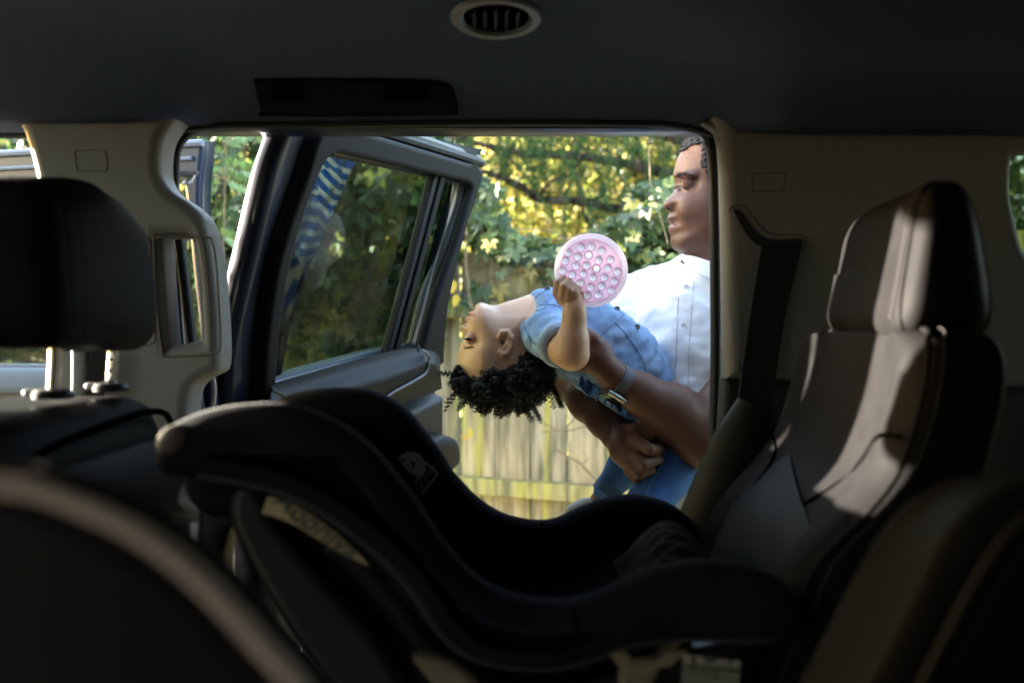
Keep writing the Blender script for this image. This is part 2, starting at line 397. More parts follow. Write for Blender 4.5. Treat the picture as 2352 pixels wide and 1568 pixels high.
# grab recess: raised slab, the hollow's shade painted as a dark colour
gp = Pl((0, 1.45, CZ + .3285), (1, 0, 0), (0, -.085, .0335))
rec = [(583, 183), (583, 183), (760, 183), (960, 187), (1020, 196), (1040, 212), (1053, 262), (1053, 262), (900, 266), (620, 265), (604, 262), (604, 262), (590, 215)]
r_ = slab(gp, rec, -.01, .003, .002)
grab = put("grab_recess_shade", r_, mat("recess_shade", (0.0075, 0.008, 0.010), 0.9, 0.0), car)
for a, b in ((625, 698), (880, 985)):
    put("clip_cover", slab(gp, [(a, 190), (a, 190), (b, 190), (b, 190), (b, 222), (b - 6, 228), (a + 6, 228), (a, 222)], .003, .0045, .0012), mat('recess_black2', (0.003, 0.003, 0.0035), .8, .0), grab)
# round vent
vc = T(1140, 33, 1.2); vc.z = zroof(vc.x, 1.2) - .001
vent = put("air_vent", lathe(vc, (0, -.12, -1), [(.054, -.004), (.056, .002), (.053, .0055), (.044, .0055), (.040, .002), (.040, .0)], 48), mat("vent_ring", (0.06, .063, .072), .4, .5), car)
put("vent_bowl", lathe(vc, (0, -.12, -1), [(.0395, -.003), (.0395, .0012)], 32), mat('vent_bowl_black', (.0015, .0015, .0015), .9, 0), vent)
for k in range(-2, 3):
    x = k * .013
    L = math.sqrt(.038 ** 2 - x * x); c = vc + Vector((x, 0, -.003))
    put("vent_blade", rbox(c, (.0012, L, .003), .001, 2, f=lambda p: Vector((p.x + p.z * .6, p.y, p.z))), mat("vent_blade", (.004, .0045, .005), .5, .1), vent)

PS = facing(1.48)
# B pillar with grip handle
Bo = [(60, 250), (60, 250), (300, 250), (452, 250), (452, 250), (452, 286), (430, 308), (411, 340), (405, 385), (409, 425), (430, 455), (470, 482), (498, 510), (512, 545), (525, 610), (534, 700), (538, 780), (538, 820), (532, 848), (508, 862), (486, 876), (474, 895), (469, 930), (468, 1000), (468, 1400), (468, 1400), (140, 1400), (140, 1400), (163, 1000), (165, 805), (150, 600), (134, 440), (120, 375), (104, 325), (85, 290)]
Bh = [(408, 553), (408, 553), (462, 553), (475, 566), (484, 620), (491, 700), (493, 782), (493, 782), (424, 796), (424, 796), (415, 680)]
bp = slab(PS, Bo, 0, .075, .016, holes=[Bh], res=4)
bpo = put("pillar_trim", bp, M_beige, car, label="beige pillar trim with a built-in grip handle")
put("grip_bezel", tube([PS.wp(*p, .0755) for p in cr([(352, 545), (352, 545), (470, 545), (487, 556), (496, 600), (503, 700), (506, 790), (490, 812), (385, 818), (372, 806), (360, 700)], 6)], .0016, 6, closed=True), mat("beige_groove", (.10, .088, .07), .7, .2), bpo)
gro = M_ = mat("beige_groove", (.10, .088, .07))
put("airbag_badge", tube([PS.wp(*p, .0752) for p in cr([(172, 346), (172, 346), (236, 346), (243, 356), (246, 385), (238, 393), (186, 392), (176, 386)], 4)], .0009, 6, closed=True), gro, bpo)
for sx_, sy_ in ((431, 456), (471, 483), (511, 545), (537.5, 800)):
    a = PS.wp(sx_, sy_, .016); b = PS.wp(sx_, sy_, .060)
    put("handle_seam", tube([a, b], .0008, 5), gro, bpo)
put("pillar_recess_cover", tube([PS.wp(*p, .0755) for p in cr([(300, 540), (325, 538), (342, 550), (348, 600), (352, 700), (356, 770), (345, 790), (300, 796)], 5, False)], .0012, 6), gro, bpo)
# seat belt by the B pillar (front seat) and adjuster
put("belt_adjuster", rbox(T(184, 850, 1.40), (.012, .008, .045), .008, 5), mat("grey_green_plastic", (.16, .17, .16), .5, .4), car)
put("seat_belt", slab(facing(1.385), [(210, 790), (210, 790), (250, 790), (250, 790), (232, 1000), (232, 1000), (190, 1000), (190, 1000)], 0, .002, 0, sm=0), mat("belt_webbing", (.008, .008, .009), .8, .2, bump=.6, bscale=900), car, label="black webbing beside the beige grip pillar")
# body behind the pillar
PB = facing(1.545)
put("pillar_panel", slab(PB, [(150, 296), (150, 296), (415, 296), (402, 340), (400, 420), (415, 470), (428, 520), (436, 600), (452, 800), (470, 900), (474, 1400), (474, 1400), (195, 1400), (195, 1400), (180, 800), (160, 450)], 0, .055, .01), M_paint, car)
put("door_striker_panel", slab(PB, [(455, 840), (455, 840), (500, 840), (500, 840), (505, 1400), (505, 1400), (455, 1400), (455, 1400)], -.05, .02, .01, sm=0), M_paint, car)
put("weather_strip", tube([PB.wp(*p, .04) for p in cr([(486, 850), (492, 900), (484, 950), (470, 985)], 6, False)], .004, 8), mat("pale_rubber", (.42, .36, .32), .5, .4), car)
# C pillar, quarter panel
Co = [(1600, 250), (1600, 250), (2700, 270), (2700, 270), (2700, 900), (2700, 900), (1652, 871), (1652, 871), (1650, 700), (1645, 450), (1641, 360), (1634, 320), (1622, 296)]
Ch = [(2334, 352), (2334, 352), (2500, 340), (2690, 345), (2690, 345), (2690, 645), (2690, 645), (2440, 640), (2368, 585), (2346, 520), (2330, 440)]
cp = put("pillar_trim", slab(PS, Co, 0, .045, .020, holes=[[(1176 + (x - 1176) * .9696, 784 + (y - 784) * .9696) for x, y in Ch]], res=6), M_beige, car, label="beige pillar trim with a belt slot beside the rear seat")
put("quarter_glass", slab(facing(1.52), [(2250, 330), (2720, 330), (2720, 680), (2250, 680)], 0, .004, 0, sm=0), M_glass, car)
M_lowtrim = mat("dark_green_grey_trim", (.020, .023, .022), .6, .35, bump=.15, bscale=700)
put("lower_side_trim", slab(PS, [(1648, 866), (1648, 866), (2700, 896), (2700, 896), (2700, 2000), (2700, 2000), (1618, 2000), (1618, 2000), (1624, 1300), (1640, 1000)], 0, .040, .012), M_lowtrim, car)
put("airbag_badge", tube([PS.wp(*p, .0455) for p in cr([(1729, 399), (1729, 399), (1798, 397), (1803, 403), (1800, 432), (1794, 439), (1735, 440), (1727, 436)], 4)], .0009, 6, closed=True), gro, cp)
sq_ = lambda L_: [(1176 + (x - 1176) * .970, 784 + (y - 784) * .970) for x, y in L_]
slot = sq_([(1684, 486), (1690, 482), (1703, 487), (1720, 512), (1745, 538), (1775, 550), (1830, 548), (1843, 554), (1838, 564), (1820, 568), (1750, 566), (1715, 540)])
sl = put("belt_slot", slab(PS, slot, .040, .047, .001), mat("recess_black", (.0012, .0012, .0014)), cp)
put("slot_bezel", tube([PS.wp(*p, .046) for p in cr([(1674, 488), (1680, 476), (1706, 474), (1722, 492), (1745, 520), (1775, 538), (1835, 540), (1850, 548), (1848, 570), (1830, 577)], 6, False)], .0014, 6), gro, cp)
Pbelt = Pl(T(1790, 562, 1.425), (1, 0, 0), (0, .06, 1))
put("seat_belt", slab(Pbelt, [(1750, 560), (1750, 560), (1842, 560), (1842, 560), (1790, 800), (1735, 1250), (1735, 1250), (1660, 1250), (1660, 1250), (1700, 880)], 0, .002, 0), mat("belt_webbing", (.008, .008, .009)), car, label="black webbing hanging from the pillar slot")
# door opening seal
seal = [(462, 975), (430, 700), (402, 470), (400, 400), (403, 350), (418, 318), (450, 294), (500, 285), (700, 282), (1000, 278), (1350, 277), (1500, 281), (1580, 289), (1618, 304), (1634, 340), (1640, 420), (1643, 600), (1644, 870), (1636, 1100), (1624, 1400), (1624, 1500)]
put("door_seal", tube([facing(1.487).wp(*p) for p in cr(seal, 6, False)], .0085, 10, up=(0, 1, 0)), M_rubber, car)
put("roof_corner_trim", slab(facing(1.474), [(1604, 292), (1604, 292), (1640, 290), (1694, 304), (1694, 304), (1660, 316), (1643, 334), (1643, 334), (1634, 312)], 0, .03, .004), M_beige, car)
# sill, floor, near side, rear, nose
put("door_sill", rbox((.0, 1.50, .50), (1.2, .07, .05), .02, 5), M_paint, car)
put("cabin_floor", rbox((.35, .55, .46), (1.9, .99, .04), .02, 4), mat("floor_carpet", (.018, .018, .02), .95, .1, bump=.6, bscale=500), car)
put("dashboard", rbox((-1.55, .55, 1.0), (.20, .95, .20), .08, 6), M_black, car)
put("added_sun_blocker", rbox((-1.50, .13, 1.5), (.02, .56, .35), .015, 3), M_black, car)  # opaque panel added to darken the cabin; the gap beside it steers sunlight
put("added_sun_blocker", rbox((-1.50, 1.11, 1.5), (.02, .17, .35), .015, 3), M_black, car)  # second added panel, placed so sun enters only through the gaps
put("windscreen", rbox((-1.58, 1.08, 1.5), (.004, .44, .34), .003, 2), M_clear, car)
put("near_side_panel", rbox((.4, -.46, .93), (1.75, .04, .47), .03, 5), M_black, car)
put("near_side_glass", rbox((.9, -.46, 1.56), (1.45, .004, .19), .003, 2), M_dark, car)
put("near_front_glass", rbox((-.92, -.46, 1.56), (.32, .004, .19), .003, 2), M_dark, car)
put("near_pillar_trim", rbox((-.58, -.45, 1.55), (.05, .035, .25), .02, 4), M_beige, car)
put("near_pillar_trim", rbox((.45, -.45, 1.55), (.06, .035, .25), .02, 4), M_beige, car)
put("tailgate", rbox((2.45, .55, .95), (.05, .98, .5), .03, 5), M_black, car)
put("tailgate_glass", rbox((2.45, .55, 1.62), (.004, .95, .2), .003, 2), M_dark, car)

# ------------------------------------------------------------------ open rear door
dA = T(625, 880, 1.62); dB = T(960, 797, 2.12)
dU = Vector((dB.x - dA.x, dB.y - dA.y, 0)).normalized(); dn = dU.cross(Vector((0, 0, 1)))
PD = Pl(dA, dU, Vector((0, 0, 1)) + dn * .24)
WIN = [(762, 354), (800, 358), (1030, 409), (1066, 418), (1076, 430), (1074, 448), (1040, 560), (992, 698), (966, 790), (962, 797), (962, 797), (897, 806), (625, 884), (625, 884), (636, 740), (650, 650), (672, 552), (703, 454), (728, 392), (742, 368)]
FR = [(745, 294), (770, 290), (830, 302), (1075, 376), (1095, 385), (1102, 398), (1086, 459), (1066, 516), (1040, 620), (1023, 698), (1014, 800), (1014, 830), (1014, 830), (960, 860), (600, 960), (600, 960), (596, 920), (602, 794), (621, 651), (640, 570), (663, 496), (697, 403), (722, 322)]
rd = put("rear_door", slab(PD, FR, -.012, .010, .009, holes=[WIN], res=4), M_door2, car, label="swung-open rear door with dark padded inner panel")
OUT = [(672, 274), (672, 274), (860, 274), (1105, 358), (1116, 366), (1108, 392), (1094, 460), (1074, 520), (1046, 620), (1028, 700), (1018, 800), (1020, 900), (1018, 1000), (1030, 1500), (1030, 1500), (560, 1900), (560, 1900), (540, 1200), (545, 900), (560, 760), (600, 590), (640, 420), (672, 320)]
WIN2 = [(764, 366), (800, 370), (1040, 418), (1080, 427), (1088, 440), (1060, 560), (1010, 698), (984, 797), (984, 797), (897, 812), (636, 884), (636, 884), (644, 740), (660, 650), (682, 552), (711, 454), (735, 400), (748, 376)]
put("door_body", slab(PD, OUT, -.062, -.016, .018, holes=[WIN2], res=4), M_paint, rd)
put("frame_seal", tube([PD.wp(*p, -.014) for p in cr([(598, 960), (594, 850), (604, 740), (625, 600), (650, 500), (688, 396), (714, 316), (738, 284), (775, 280), (850, 296), (1080, 366), (1103, 376)], 6, False)], .009, 8), M_rubber, rd)
put("frame_seal", tube([PD.wp(*p, -.022) for p in cr([(570, 960), (566, 850), (580, 700), (604, 590), (640, 450), (682, 330), (706, 290)], 6, False)], .007, 8), M_rubber, rd)
put("top_weather_strip", tube([PD.wp(*p, -.030) for p in cr([(760, 262), (850, 286), (960, 320), (1050, 351), (1092, 365)], 6, False)], .015, 10, sq=.7), mat("grey_rubber", (.11, .11, .105), .5, .4), rd)
put("edge_trim", tube([PD.wp(*p, -.064) for p in cr([(538, 900), (541, 760), (560, 640), (592, 520), (632, 390), (664, 290), (668, 270)], 6, False)], .003, 8), mat("pale_metal_trim", (.22, .21, .20), .3, .5, metal=.6), rd)
put("door_glass", slab(PD, [(730, 345), (740, 345), (1070, 412), (1082, 425), (975, 802), (620, 890), (645, 640), (690, 450)], -.036, -.032, 0, sm=0), M_glass, rd)
put("window_divider", slab(PD, [(1012, 398), (1012, 398), (1028, 402), (1028, 402), (975, 600), (918, 812), (918, 812), (901, 814), (901, 814), (960, 600)], -.030, -.010, .005), M_black, rd)
put("window_divider_face", slab(PD, [(1020, 402), (1020, 402), (1030, 404), (1030, 404), (978, 600), (921, 812), (921, 812), (911, 812), (911, 812), (968, 600)], -.010, -.004, .002), M_door2, rd)
put("inner_window_seal", tube([PD.wp(*p, -.020) for p in cr([(1060, 424), (1052, 470), (1014, 590), (986, 700), (960, 795)], 6, False)], .009, 8), M_rubber, rd)
# door panel: bulging belt shelf
def dpt(px, py, n): return PD.wp(px, py, n)
top = [(624, 886), (700, 866), (800, 835), (897, 806), (950, 799), (975, 802), (1000, 808), (1010, 820)]
mid = [(620, 960), (700, 940), (800, 905), (890, 880), (950, 852), (975, 835), (1000, 840), (1012, 860)]
bot = [(620, 1090), (700, 1060), (800, 1010), (885, 955), (930, 925), (965, 912), (1000, 898), (1015, 892)]
def strip(rows, nn):
    def f(u, v):
        A = [np.array(r) for r in rows]; k = u * (len(rows[0]) - 1); i = min(int(k), len(rows[0]) - 2); w = k - i
        pts = [a[i] * (1 - w) + a[i + 1] * w for a in A]; s = v * (len(rows) - 1); j = min(int(s), len(rows) - 2); q = s - j
        q2 = q
        p = pts[j] * (1 - q2) + pts[j + 1] * q2; n = nn[j] * (1 - (q * q * (3 - 2 * q))) + nn[j + 1] * (q * q * (3 - 2 * q))
        return PD.wp(p[0], p[1], n)
    return grid(f, lin(0, 1, 40), lin(0, 1, 24))
bs = put("belt_shelf", solid(strip([top, top, mid, bot], [-.02, .012, .045, .040]), -.006), M_door, rd, angle=60)
put("panel_piping", tube([dpt(*p, .047) for p in cr([(967, 803), (982, 812), (986, 826), (978, 856), (945, 878), (905, 900), (870, 925), (830, 950)], 6, False)], .0028, 8), mat("grey_piping", (.16, .17, .19), .45, .5), rd)
put("panel_piping", tube([dpt(*p, .044) for p in cr([(624, 896), (645, 905), (662, 918), (680, 935)], 6, False)], .003, 8), M_rubber, rd)
low = [(600, 1000), (600, 1000), (750, 1010), (870, 966), (910, 940), (990, 903), (990, 903), (990, 985), (990, 985), (1000, 1500), (1030, 1500), (600, 1750), (600, 1750)]
put("lower_panel", slab(PD, low, -.012, .034, .012), mat("lower_door_vinyl", (.017, .020, .025), .5, .35, bump=.3, bscale=600), rd)
ar = slab(PD, [(820, 1060), (890, 1012), (945, 990), (980, 987), (994, 1000), (996, 1036), (980, 1062), (920, 1106), (820, 1166)], .02, .075, .02, res=5)
put("armrest", ar, M_door, rd)
for k in (0, 1): put("armrest_stitching", stitches([dpt(*p, .0765) for p in cr([(940, 1050 + k * 7), (985, 1026 + k * 7), (1015, 1010 + k * 7), (1032, 1002 + k * 8)], 6, False)], .0009, .006), M_thread, rd)
kb = dpt(959, 808, .012); put("lock_pin", lathe(kb, (0, 0, 1), [(.005, 0), (.005, .012), (.004, .014), (.001, .0145)], 12), M_black, rd)
# map pocket and speaker low on the door, seen under the child seat
spk = PD.wp(742, 1540, .036)
sp_ = put("door_pocket", slab(PD, [(668, 1500), (700, 1462), (760, 1500), (800, 1560), (800, 1700), (800, 1700), (668, 1700), (668, 1700)], .03, .05, .01), mat("pocket_grey", (.09, .10, .12), .5, .4, bump=.3, bscale=500), rd)
put("speaker_grille", slab(PD, [(752, 1520), (770, 1515), (800, 1540), (810, 1640), (760, 1660), (746, 1580)], .05, .056, .004), M_plastic, rd)
put("speaker_ring", tube([PD.wp(*p, .056) for p in cr([(752, 1520), (770, 1513), (802, 1540), (812, 1640), (760, 1662), (744, 1580)], 6)], .0015, 6, closed=True), M_chrome, rd)

# ------------------------------------------------------------------ open front door (seen through the windows on the left)
PF = Pl(T(465, 330, 2.05), (.97, -.24, 0), (.0, -.10, 1))
fd_o = [(-1500, 200), (-1500, 200), (470, 322), (470, 322), (466, 335), (462, 345), (452, 440), (448, 520), (452, 640), (466, 780), (478, 880), (485, 1500), (485, 1500), (-1500, 1500), (-1500, 1500)]
fu = PF.hit(470, 322); 
def fpt(u, v): return (fu[0] + u, fu[1] + v)
fo = [fpt(-1.0, 0), fpt(-1.0, 0), fpt(0, 0), fpt(0, 0), fpt(-.004, -.03), fpt(-.015, -.10), fpt(-.018, -.2), fpt(-.012, -.33), fpt(.006, -.48), fpt(.01, -1.1), fpt(.01, -1.1), fpt(-1.0, -1.1), fpt(-1.0, -1.1)]
fw = [fpt(-.80, -.082), fpt(-.80, -.082), fpt(-.10, -.072), fpt(-.065, -.082), fpt(-.055, -.11), fpt(-.045, -.30), fpt(-.032, -.468), fpt(-.032, -.468), fpt(-.92, -.468), fpt(-.92, -.468)]
fd = put("front_door", slab(PF, fo, -.05, 0, .012, holes=[fw], px=False), M_paint, car, label="swung-open front door of dark navy metal seen past the pillar")
put("frame_moulding", tube([PF.pt(*fpt(u, v), .004) for u, v in [(-1.0, -.006), (-.5, -.006), (-.002, -.006)]], .008, 8), mat("grey_blue_trim", (.10, .12, .16), .35, .5), fd)
put("frame_moulding", tube([PF.pt(*fpt(u, v), .004) for u, v in [(-1.0, -.040), (-.5, -.038), (-.03, -.036)]], .005, 8), mat("grey_blue_trim", (.10, .12, .16)), fd)
put("door_glass", slab(PF, [fpt(-1, -.05), fpt(0, -.05), fpt(0, -.5), fpt(-1, -.5)], -.03, -.027, 0, px=False, sm=0), M_clear, fd)
put("belt_panel", rbox(PF.pt(fpt(-.5, 0)[0], fpt(0, -.50)[1], .03), (.47, .035, .028), .015, 5), mat("blue_grey_vinyl", (.10, .12, .15), .5, .4), fd)
# ------------------------------------------------------------------ car seats
def seat_shell(fn_front, y0, y1, zs, thick, bolst, rad=.05, nb=40):
    """seat back: closed loft over heights; section in x-y, front face towards -x with side bolsters"""
    V = []; Fc = []; yc = (y0 + y1) / 2; hw = (y1 - y0) / 2; n = nb
    for iz, (z, wf, tf) in enumerate(zs):
        for k in range(n):
            a = 2 * math.pi * k / n; c, s_ = math.cos(a), math.sin(a)
            ex = .32
            X = math.copysign(abs(c) ** ex, c); Y = math.copysign(abs(s_) ** ex, s_)
            y = yc + Y * hw * wf; x = fn_front(z) + thick * tf * (X + 1) / 2
            if X < 0: x -= bolst * max(0, 1 - ((abs(Y) - .80) / .22) ** 2) * tf * (-X)
            V.append((x, y, z))
    m = len(zs)
    for i in range(m - 1):
        for k in range(n):
            l = (k + 1) % n; Fc.append((i * n + k, i * n + l, (i + 1) * n + l, (i + 1) * n + k))
    Fc.append(tuple(range(n))[::-1]); Fc.append(tuple((m - 1) * n + k for k in range(n)))
    return mesh(V, Fc)
def subd(me, lv=1):
    o = bpy.data.objects.new("s", me); scn.collection.objects.link(o); md = o.modifiers.new("s", 'SUBSURF'); md.levels = lv
    dg = bpy.context.evaluated_depsgraph_get(); out = bpy.data.meshes.new_from_object(o.evaluated_get(dg)); bpy.data.objects.remove(o); return out

# front seat, left edge
fs = part("seat", (-.5, 1.0, .5), car, "dark leather front seat with chrome headrest posts")
def fback(z): return -.60 + .03 * (CZ - z)
def fsf(p):   # back face bulges a little, top rolls over
    return Vector((p.x + .012 * (1 - (p.y / .24) ** 2) * (p.x > 0) - .10 * p.z * .3, p.y, p.z - .035 * (p.y < -.08) * ((-p.y - .08) / .15) ** 2 * (p.z > .3)))
put("backrest", rbox((-.52, 1.0, CZ - .50), (.105, .245, .435), .05, 16, fsf), M_leather, fs)
bkp = put("back_panel", rbox((-.405, 1.01, CZ - .52), (.022, .215, .41), .02, 14, lambda p: Vector((p.x + .016 * (1 - (p.y / .23) ** 2) - .03 * p.z, p.y, p.z))), M_leather2, fs)
put("seam", tube([Vector(p) for p in cr([(-.425, .80, CZ - .20), (-.424, .83, CZ - .125), (-.42, .90, CZ - .098), (-.42, 1.05, CZ - .085), (-.42, 1.17, CZ - .082), (-.42, 1.225, CZ - .10), (-.42, 1.232, CZ - .16)], 8, False)], .004, 8), M_seamdark, fs)
put("seat_cushion", rbox((-.78, 1.0, .92), (.27, .25, .08), .06, 10), M_leather, fs)
# headrest: near side black, back panel grey
def hrf(p):
    t = (p.z + .083) / .166
    return Vector((p.x - .012 * t * t - .010 * (p.y / .14) ** 2 * (p.x > 0), p.y * (1 - .10 * max(0, t - .45)), p.z - .025 * (p.y / .14) ** 2 * (p.z > 0) + .004 * (p.y < 0)))
hd = put("headrest", rbox((-.475, 1.075, CZ + .079), (.058, .150, .090), .036, 16, hrf), M_leather2, fs)
sx = -.423
seam_pts = cr([(-.447, .962, CZ + .148), (-.428, .960, CZ + .13), (-.421, .9585, CZ + .09), (-.418, .9582, CZ + .05), (-.418, .9585, CZ + .02), (-.424, .963, CZ - .002)], 8, False)
cap = put("headrest_side", rbox((-.478, .946, CZ + .074), (.057, .024, .080), .022, 12, lambda p: Vector((p.x - .012 * ((p.z + .083) / .166) ** 2, p.y, p.z - .14 * max(0, p.x) * (p.z > 0)))), M_leather, fs)
put("stitching", stitches([Vector(p) + Vector((.003, .012, 0)) for p in seam_pts], .0008, .005), M_thread, fs)
for px, d, w in ((122, 1.02, .0062), (256, 1.15, .0062)):
    b = T(px, 906 if px < 200 else 890, d); t_ = T(px + 6, 780, d)
    ps = put("headrest_post", tube([b, t_], w, 16), M_chrome, fs)
    put("post_base", lathe(b - Vector((0, 0, .004)), (0, 0, 1), [(.020, 0), (.021, .005), (.018, .009), (.008, .011)], 24), M_plastic, fs)
    put("release_button", rbox(b + Vector((-.022, -.004, .002)), (.0065, .005, .004), .0038, 4), mat("pale_button", (.35, .32, .3), .35, .5), fs)
    if px > 200:
        for k in range(4): put("post_notch", tube([b.lerp(t_, .12 + .22 * k) + Vector((-.001, -.0048, 0)), b.lerp(t_, .18 + .22 * k) + Vector((-.001, -.0048, 0))], .0042, 8), M_plastic, fs)

# second-row seat at the right
rs = part("seat", (.5, 1.1, .5), car, "black leather rear seat with sunlight streaking across it")
def rfront(z):   # x of the front face against height below camera
    q = CZ - z
    return float(np.interp(q, [-.03, .0, .05, .09, .136, .20, .246, .35, .55, .8], [.392, .385, .377, .366, .348, .285, .262, .215, .13, .05]))
zs = [(CZ + .012, .72, .5), (CZ + .010, .86, .75), (CZ + .002, .93, .9), (CZ - .015, .97, .98), (CZ - .04, 1, 1), (CZ - .07, 1, 1)] + [(CZ - .07 - .03 * k, 1.0, 1 + .03 * k) for k in range(1, 24)]
back = subd(seat_shell(rfront, .905, 1.335, zs, .085, .016, nb=56), 1)
rb = put("backrest", back, M_leather, rs, angle=180)
# lumbar insert panel, set back into the front face
def ins(u, v):
    z = CZ - .165 - .40 * v - .028 * (1 - u) * (1 - v) * 0; y = .985 + .275 * u
    z += (.055 * (u) - .02) * (1 - v)
    return Vector((rfront(z) - .004 - .010 * math.sin(math.pi * u) * math.sin(math.pi * min(1, v + .12)), y, z))
put("lumbar_panel", solid(grid(ins, lin(0, 1, 20), lin(0, 1, 24)), .012), M_leather2, rs)
pp = [(.386, .935, CZ + .008), (.3825, .915, CZ - .004), (.378, .909, CZ - .03), (.368, .908, CZ - .07), (.350, .909, CZ - .12), (.317, .91, CZ - .16), (.286, .91, CZ - .20), (.262, .91, CZ - .25), (.22, .91, CZ - .35), (.16, .91, CZ - .49)]
pp = [(rfront(z) - (.002 if i else -.004), y, z) for i, (x, y, z) in enumerate(pp)]
pip = [Vector((rfront(CZ + .012) + .012, 1.28, CZ + .012)), Vector((rfront(CZ + .014) + .012, 1.1, CZ + .014)), Vector((rfront(CZ + .013) + .010, .98, CZ + .012))] + [Vector(p) for p in pp]
pc = cr([tuple(p) for p in pip], 8, False)
put("piping", tube(pc, .0032, 8), M_leather, rs)
put("stitching", stitches([Vector(p) + Vector((.013, -.004, .002)) for p in pc[16:]], .0008, .006), M_thread, rs)
def seamline(pts, r=.0026):
    return tube([Vector((rfront(CZ - q) - .0022 - off, y, CZ - q)) for y, q, off in cr(pts, 8, False)], r, 8)
put("seam", seamline([(.915, .088, .01), (.95, .090, .014), (.99, .115, .004), (1.03, .150, 0), (1.06, .175, 0)], .0022), M_seamdark, rs)
put("seam", seamline([(1.335, .115, .004), (1.29, .120, .016), (1.25, .15, .006), (1.235, .20, 0), (1.22, .32, 0)], .0022), M_seamdark, rs)
put("seat_cushion", rbox((.02, 1.12, .90), (.30, .22, .075), .05, 10), M_leather, rs)
put("side_bolster", tube([T(1742, 930, 1.36), T(1715, 1010, 1.36), T(1690, 1100, 1.37), T(1655, 1230, 1.37), T(1590, 1420, 1.37)], [.03, .045, .055, .065, .07], 14, sq=.6), mat("olive_black_vinyl", (.008, .0095, .0075), .6, .15, bump=.3, bscale=500), rs)
# its headrest
def hr2(p):
    t = (p.z + .078) / .156
    y = p.y
    xs = (p.x) * ((.88 - .42 * t) if p.x < 0 else (1.30 - .62 * t)) + .006 * t - .004 * (1 - t) ** 2 * (p.x < 0) + .0105 * y / .16
    return Vector((xs + .004 * math.cos(y * 9), y * (1 - .06 * t), p.z - .022 * max(0, y / .16) ** 2 * (p.z > 0) + .012 * max(0, y / .16)))
hc = (.4235, 1.115, CZ + .078)
h2 = put("headrest", rbox(hc, (.048, .160, .080), .034, 18, hr2), M_leather, rs)
rim = []
for k in range(40):
    a = 2 * math.pi * k / 40
    X = math.copysign(abs(math.cos(a)) ** .5, math.cos(a)) * .0425; Z = math.copysign(abs(math.sin(a)) ** .6, math.sin(a)) * .0745
    rim.append(Vector(hc) + hr2(Vector((X, -.138, Z))))
# end panel: puffed cover with a piped edge
def endp(u, v):
    a = 2 * math.pi * u
    X = math.copysign(abs(math.cos(a)) ** .5, math.cos(a)) * .0440 * v; Z = math.copysign(abs(math.sin(a)) ** .6, math.sin(a)) * .0765 * v
    return Vector(hc) + hr2(Vector((X, -.146 - .022 * (1 - v ** 4), Z)))
put("headrest_side", grid(endp, lin(0, 1, 49), lin(.02, 1, 14)), M_leather, rs)
put("piping", tube([Vector(hc) + hr2(Vector((math.copysign(abs(math.cos(a)) ** .5, math.cos(a)) * .0455, -.143, math.copysign(abs(math.sin(a)) ** .6, math.sin(a)) * .078))) for a in [2 * math.pi * k / 60 for k in range(60)]], .0018, 6, closed=True), M_leather, rs)
st = [Vector(hc) + hr2(Vector((-.0485, -.128, z))) for z in lin(-.055, .055, 14)]
put("stitching", stitches(st, .0009, .0045), M_thread, rs)
for y in (1.05, 1.18): put("headrest_post", tube([(.42, y, CZ - .02), (.418, y, CZ + .02)], .006, 12), M_chrome, rs)

# near centre seat, bottom right corner
ns = part("seat", (.45, .62, .5), car, "rounded black leather seat back nearest the bottom right corner")
def nf(z):
    q = CZ - z
    return float(np.interp(q, [.080, .083, .090, .104, .125, .16, .25, .35, .6, .9], [.335, .312, .290, .268, .253, .235, .19, .145, .04, -.05]))
zs2 = [(CZ - .081, .25, .5), (CZ - .084, .5, .75), (CZ - .092, .70, .92), (CZ - .108, .86, 1), (CZ - .13, .95, 1), (CZ - .15, 1, 1)] + [(CZ - .15 - .03 * k, 1, 1 + .04 * k) for k in range(1, 22)]
nb_ = put("backrest", subd(seat_shell(nf, .57, .675, zs2, .14, .012, nb=56), 1), M_leather, ns, angle=180)
sp3 = [(.285 + .125, .572, CZ - .105), (.36, .566, CZ - .094), (.32, .563, CZ - .094), (.292, .563, CZ - .10), (.270, .563, CZ - .125), (.245, .563, CZ - .17), (.20, .563, CZ - .26), (.155, .563, CZ - .36), (.1, .563, CZ - .5)]
s3 = cr(sp3, 8, False)
put("piping", tube([Vector(p) for p in s3], .004, 8), M_leather, ns)
put("stitching", stitches([Vector(p) + Vector((.009, -.002, -.004)) for p in s3], .0007, .005), M_thread, ns)
# ------------------------------------------------------------------ rear-facing child seat on the far rear seat
cs = thing("child_seat", (.0, 1.1, CZ - .5), "black padded child car seat with round white emblem, below the open doorway", "child seat", "child car seats")
PN, PFr = facing(.90), facing(1.30)
NU = [(362, 1010), (372, 992), (400, 975), (440, 956), (490, 940), (560, 929), (640, 926), (700, 936), (760, 960), (820, 996), (870, 1042), (920, 1102), (965, 1162), (1003, 1222), (1045, 1275), (1092, 1322), (1142, 1352), (1200, 1371), (1260, 1379), (1310, 1377), (1370, 1362), (1430, 1332), (1490, 1308), (1560, 1291), (1640, 1287), (1715, 1297), (1780, 1322)]
NL = [(1828, 1370), (1830, 1430), (1780, 1470), (1690, 1474), (1620, 1470), (1562, 1470), (1467, 1480), (1414, 1493), (1360, 1516), (1289, 1534), (1218, 1537), (1129, 1527), (1058, 1498), (1005, 1448), (951, 1366), (898, 1306), (827, 1242), (732, 1175), (649, 1136), (591, 1120), (533, 1108), (454, 1096), (400, 1092), (372, 1080), (358, 1050)]
wing = put("side_wing", slab(PN, NU + NL, -.03, .022, .022, res=6), M_csf, cs)
edge = []
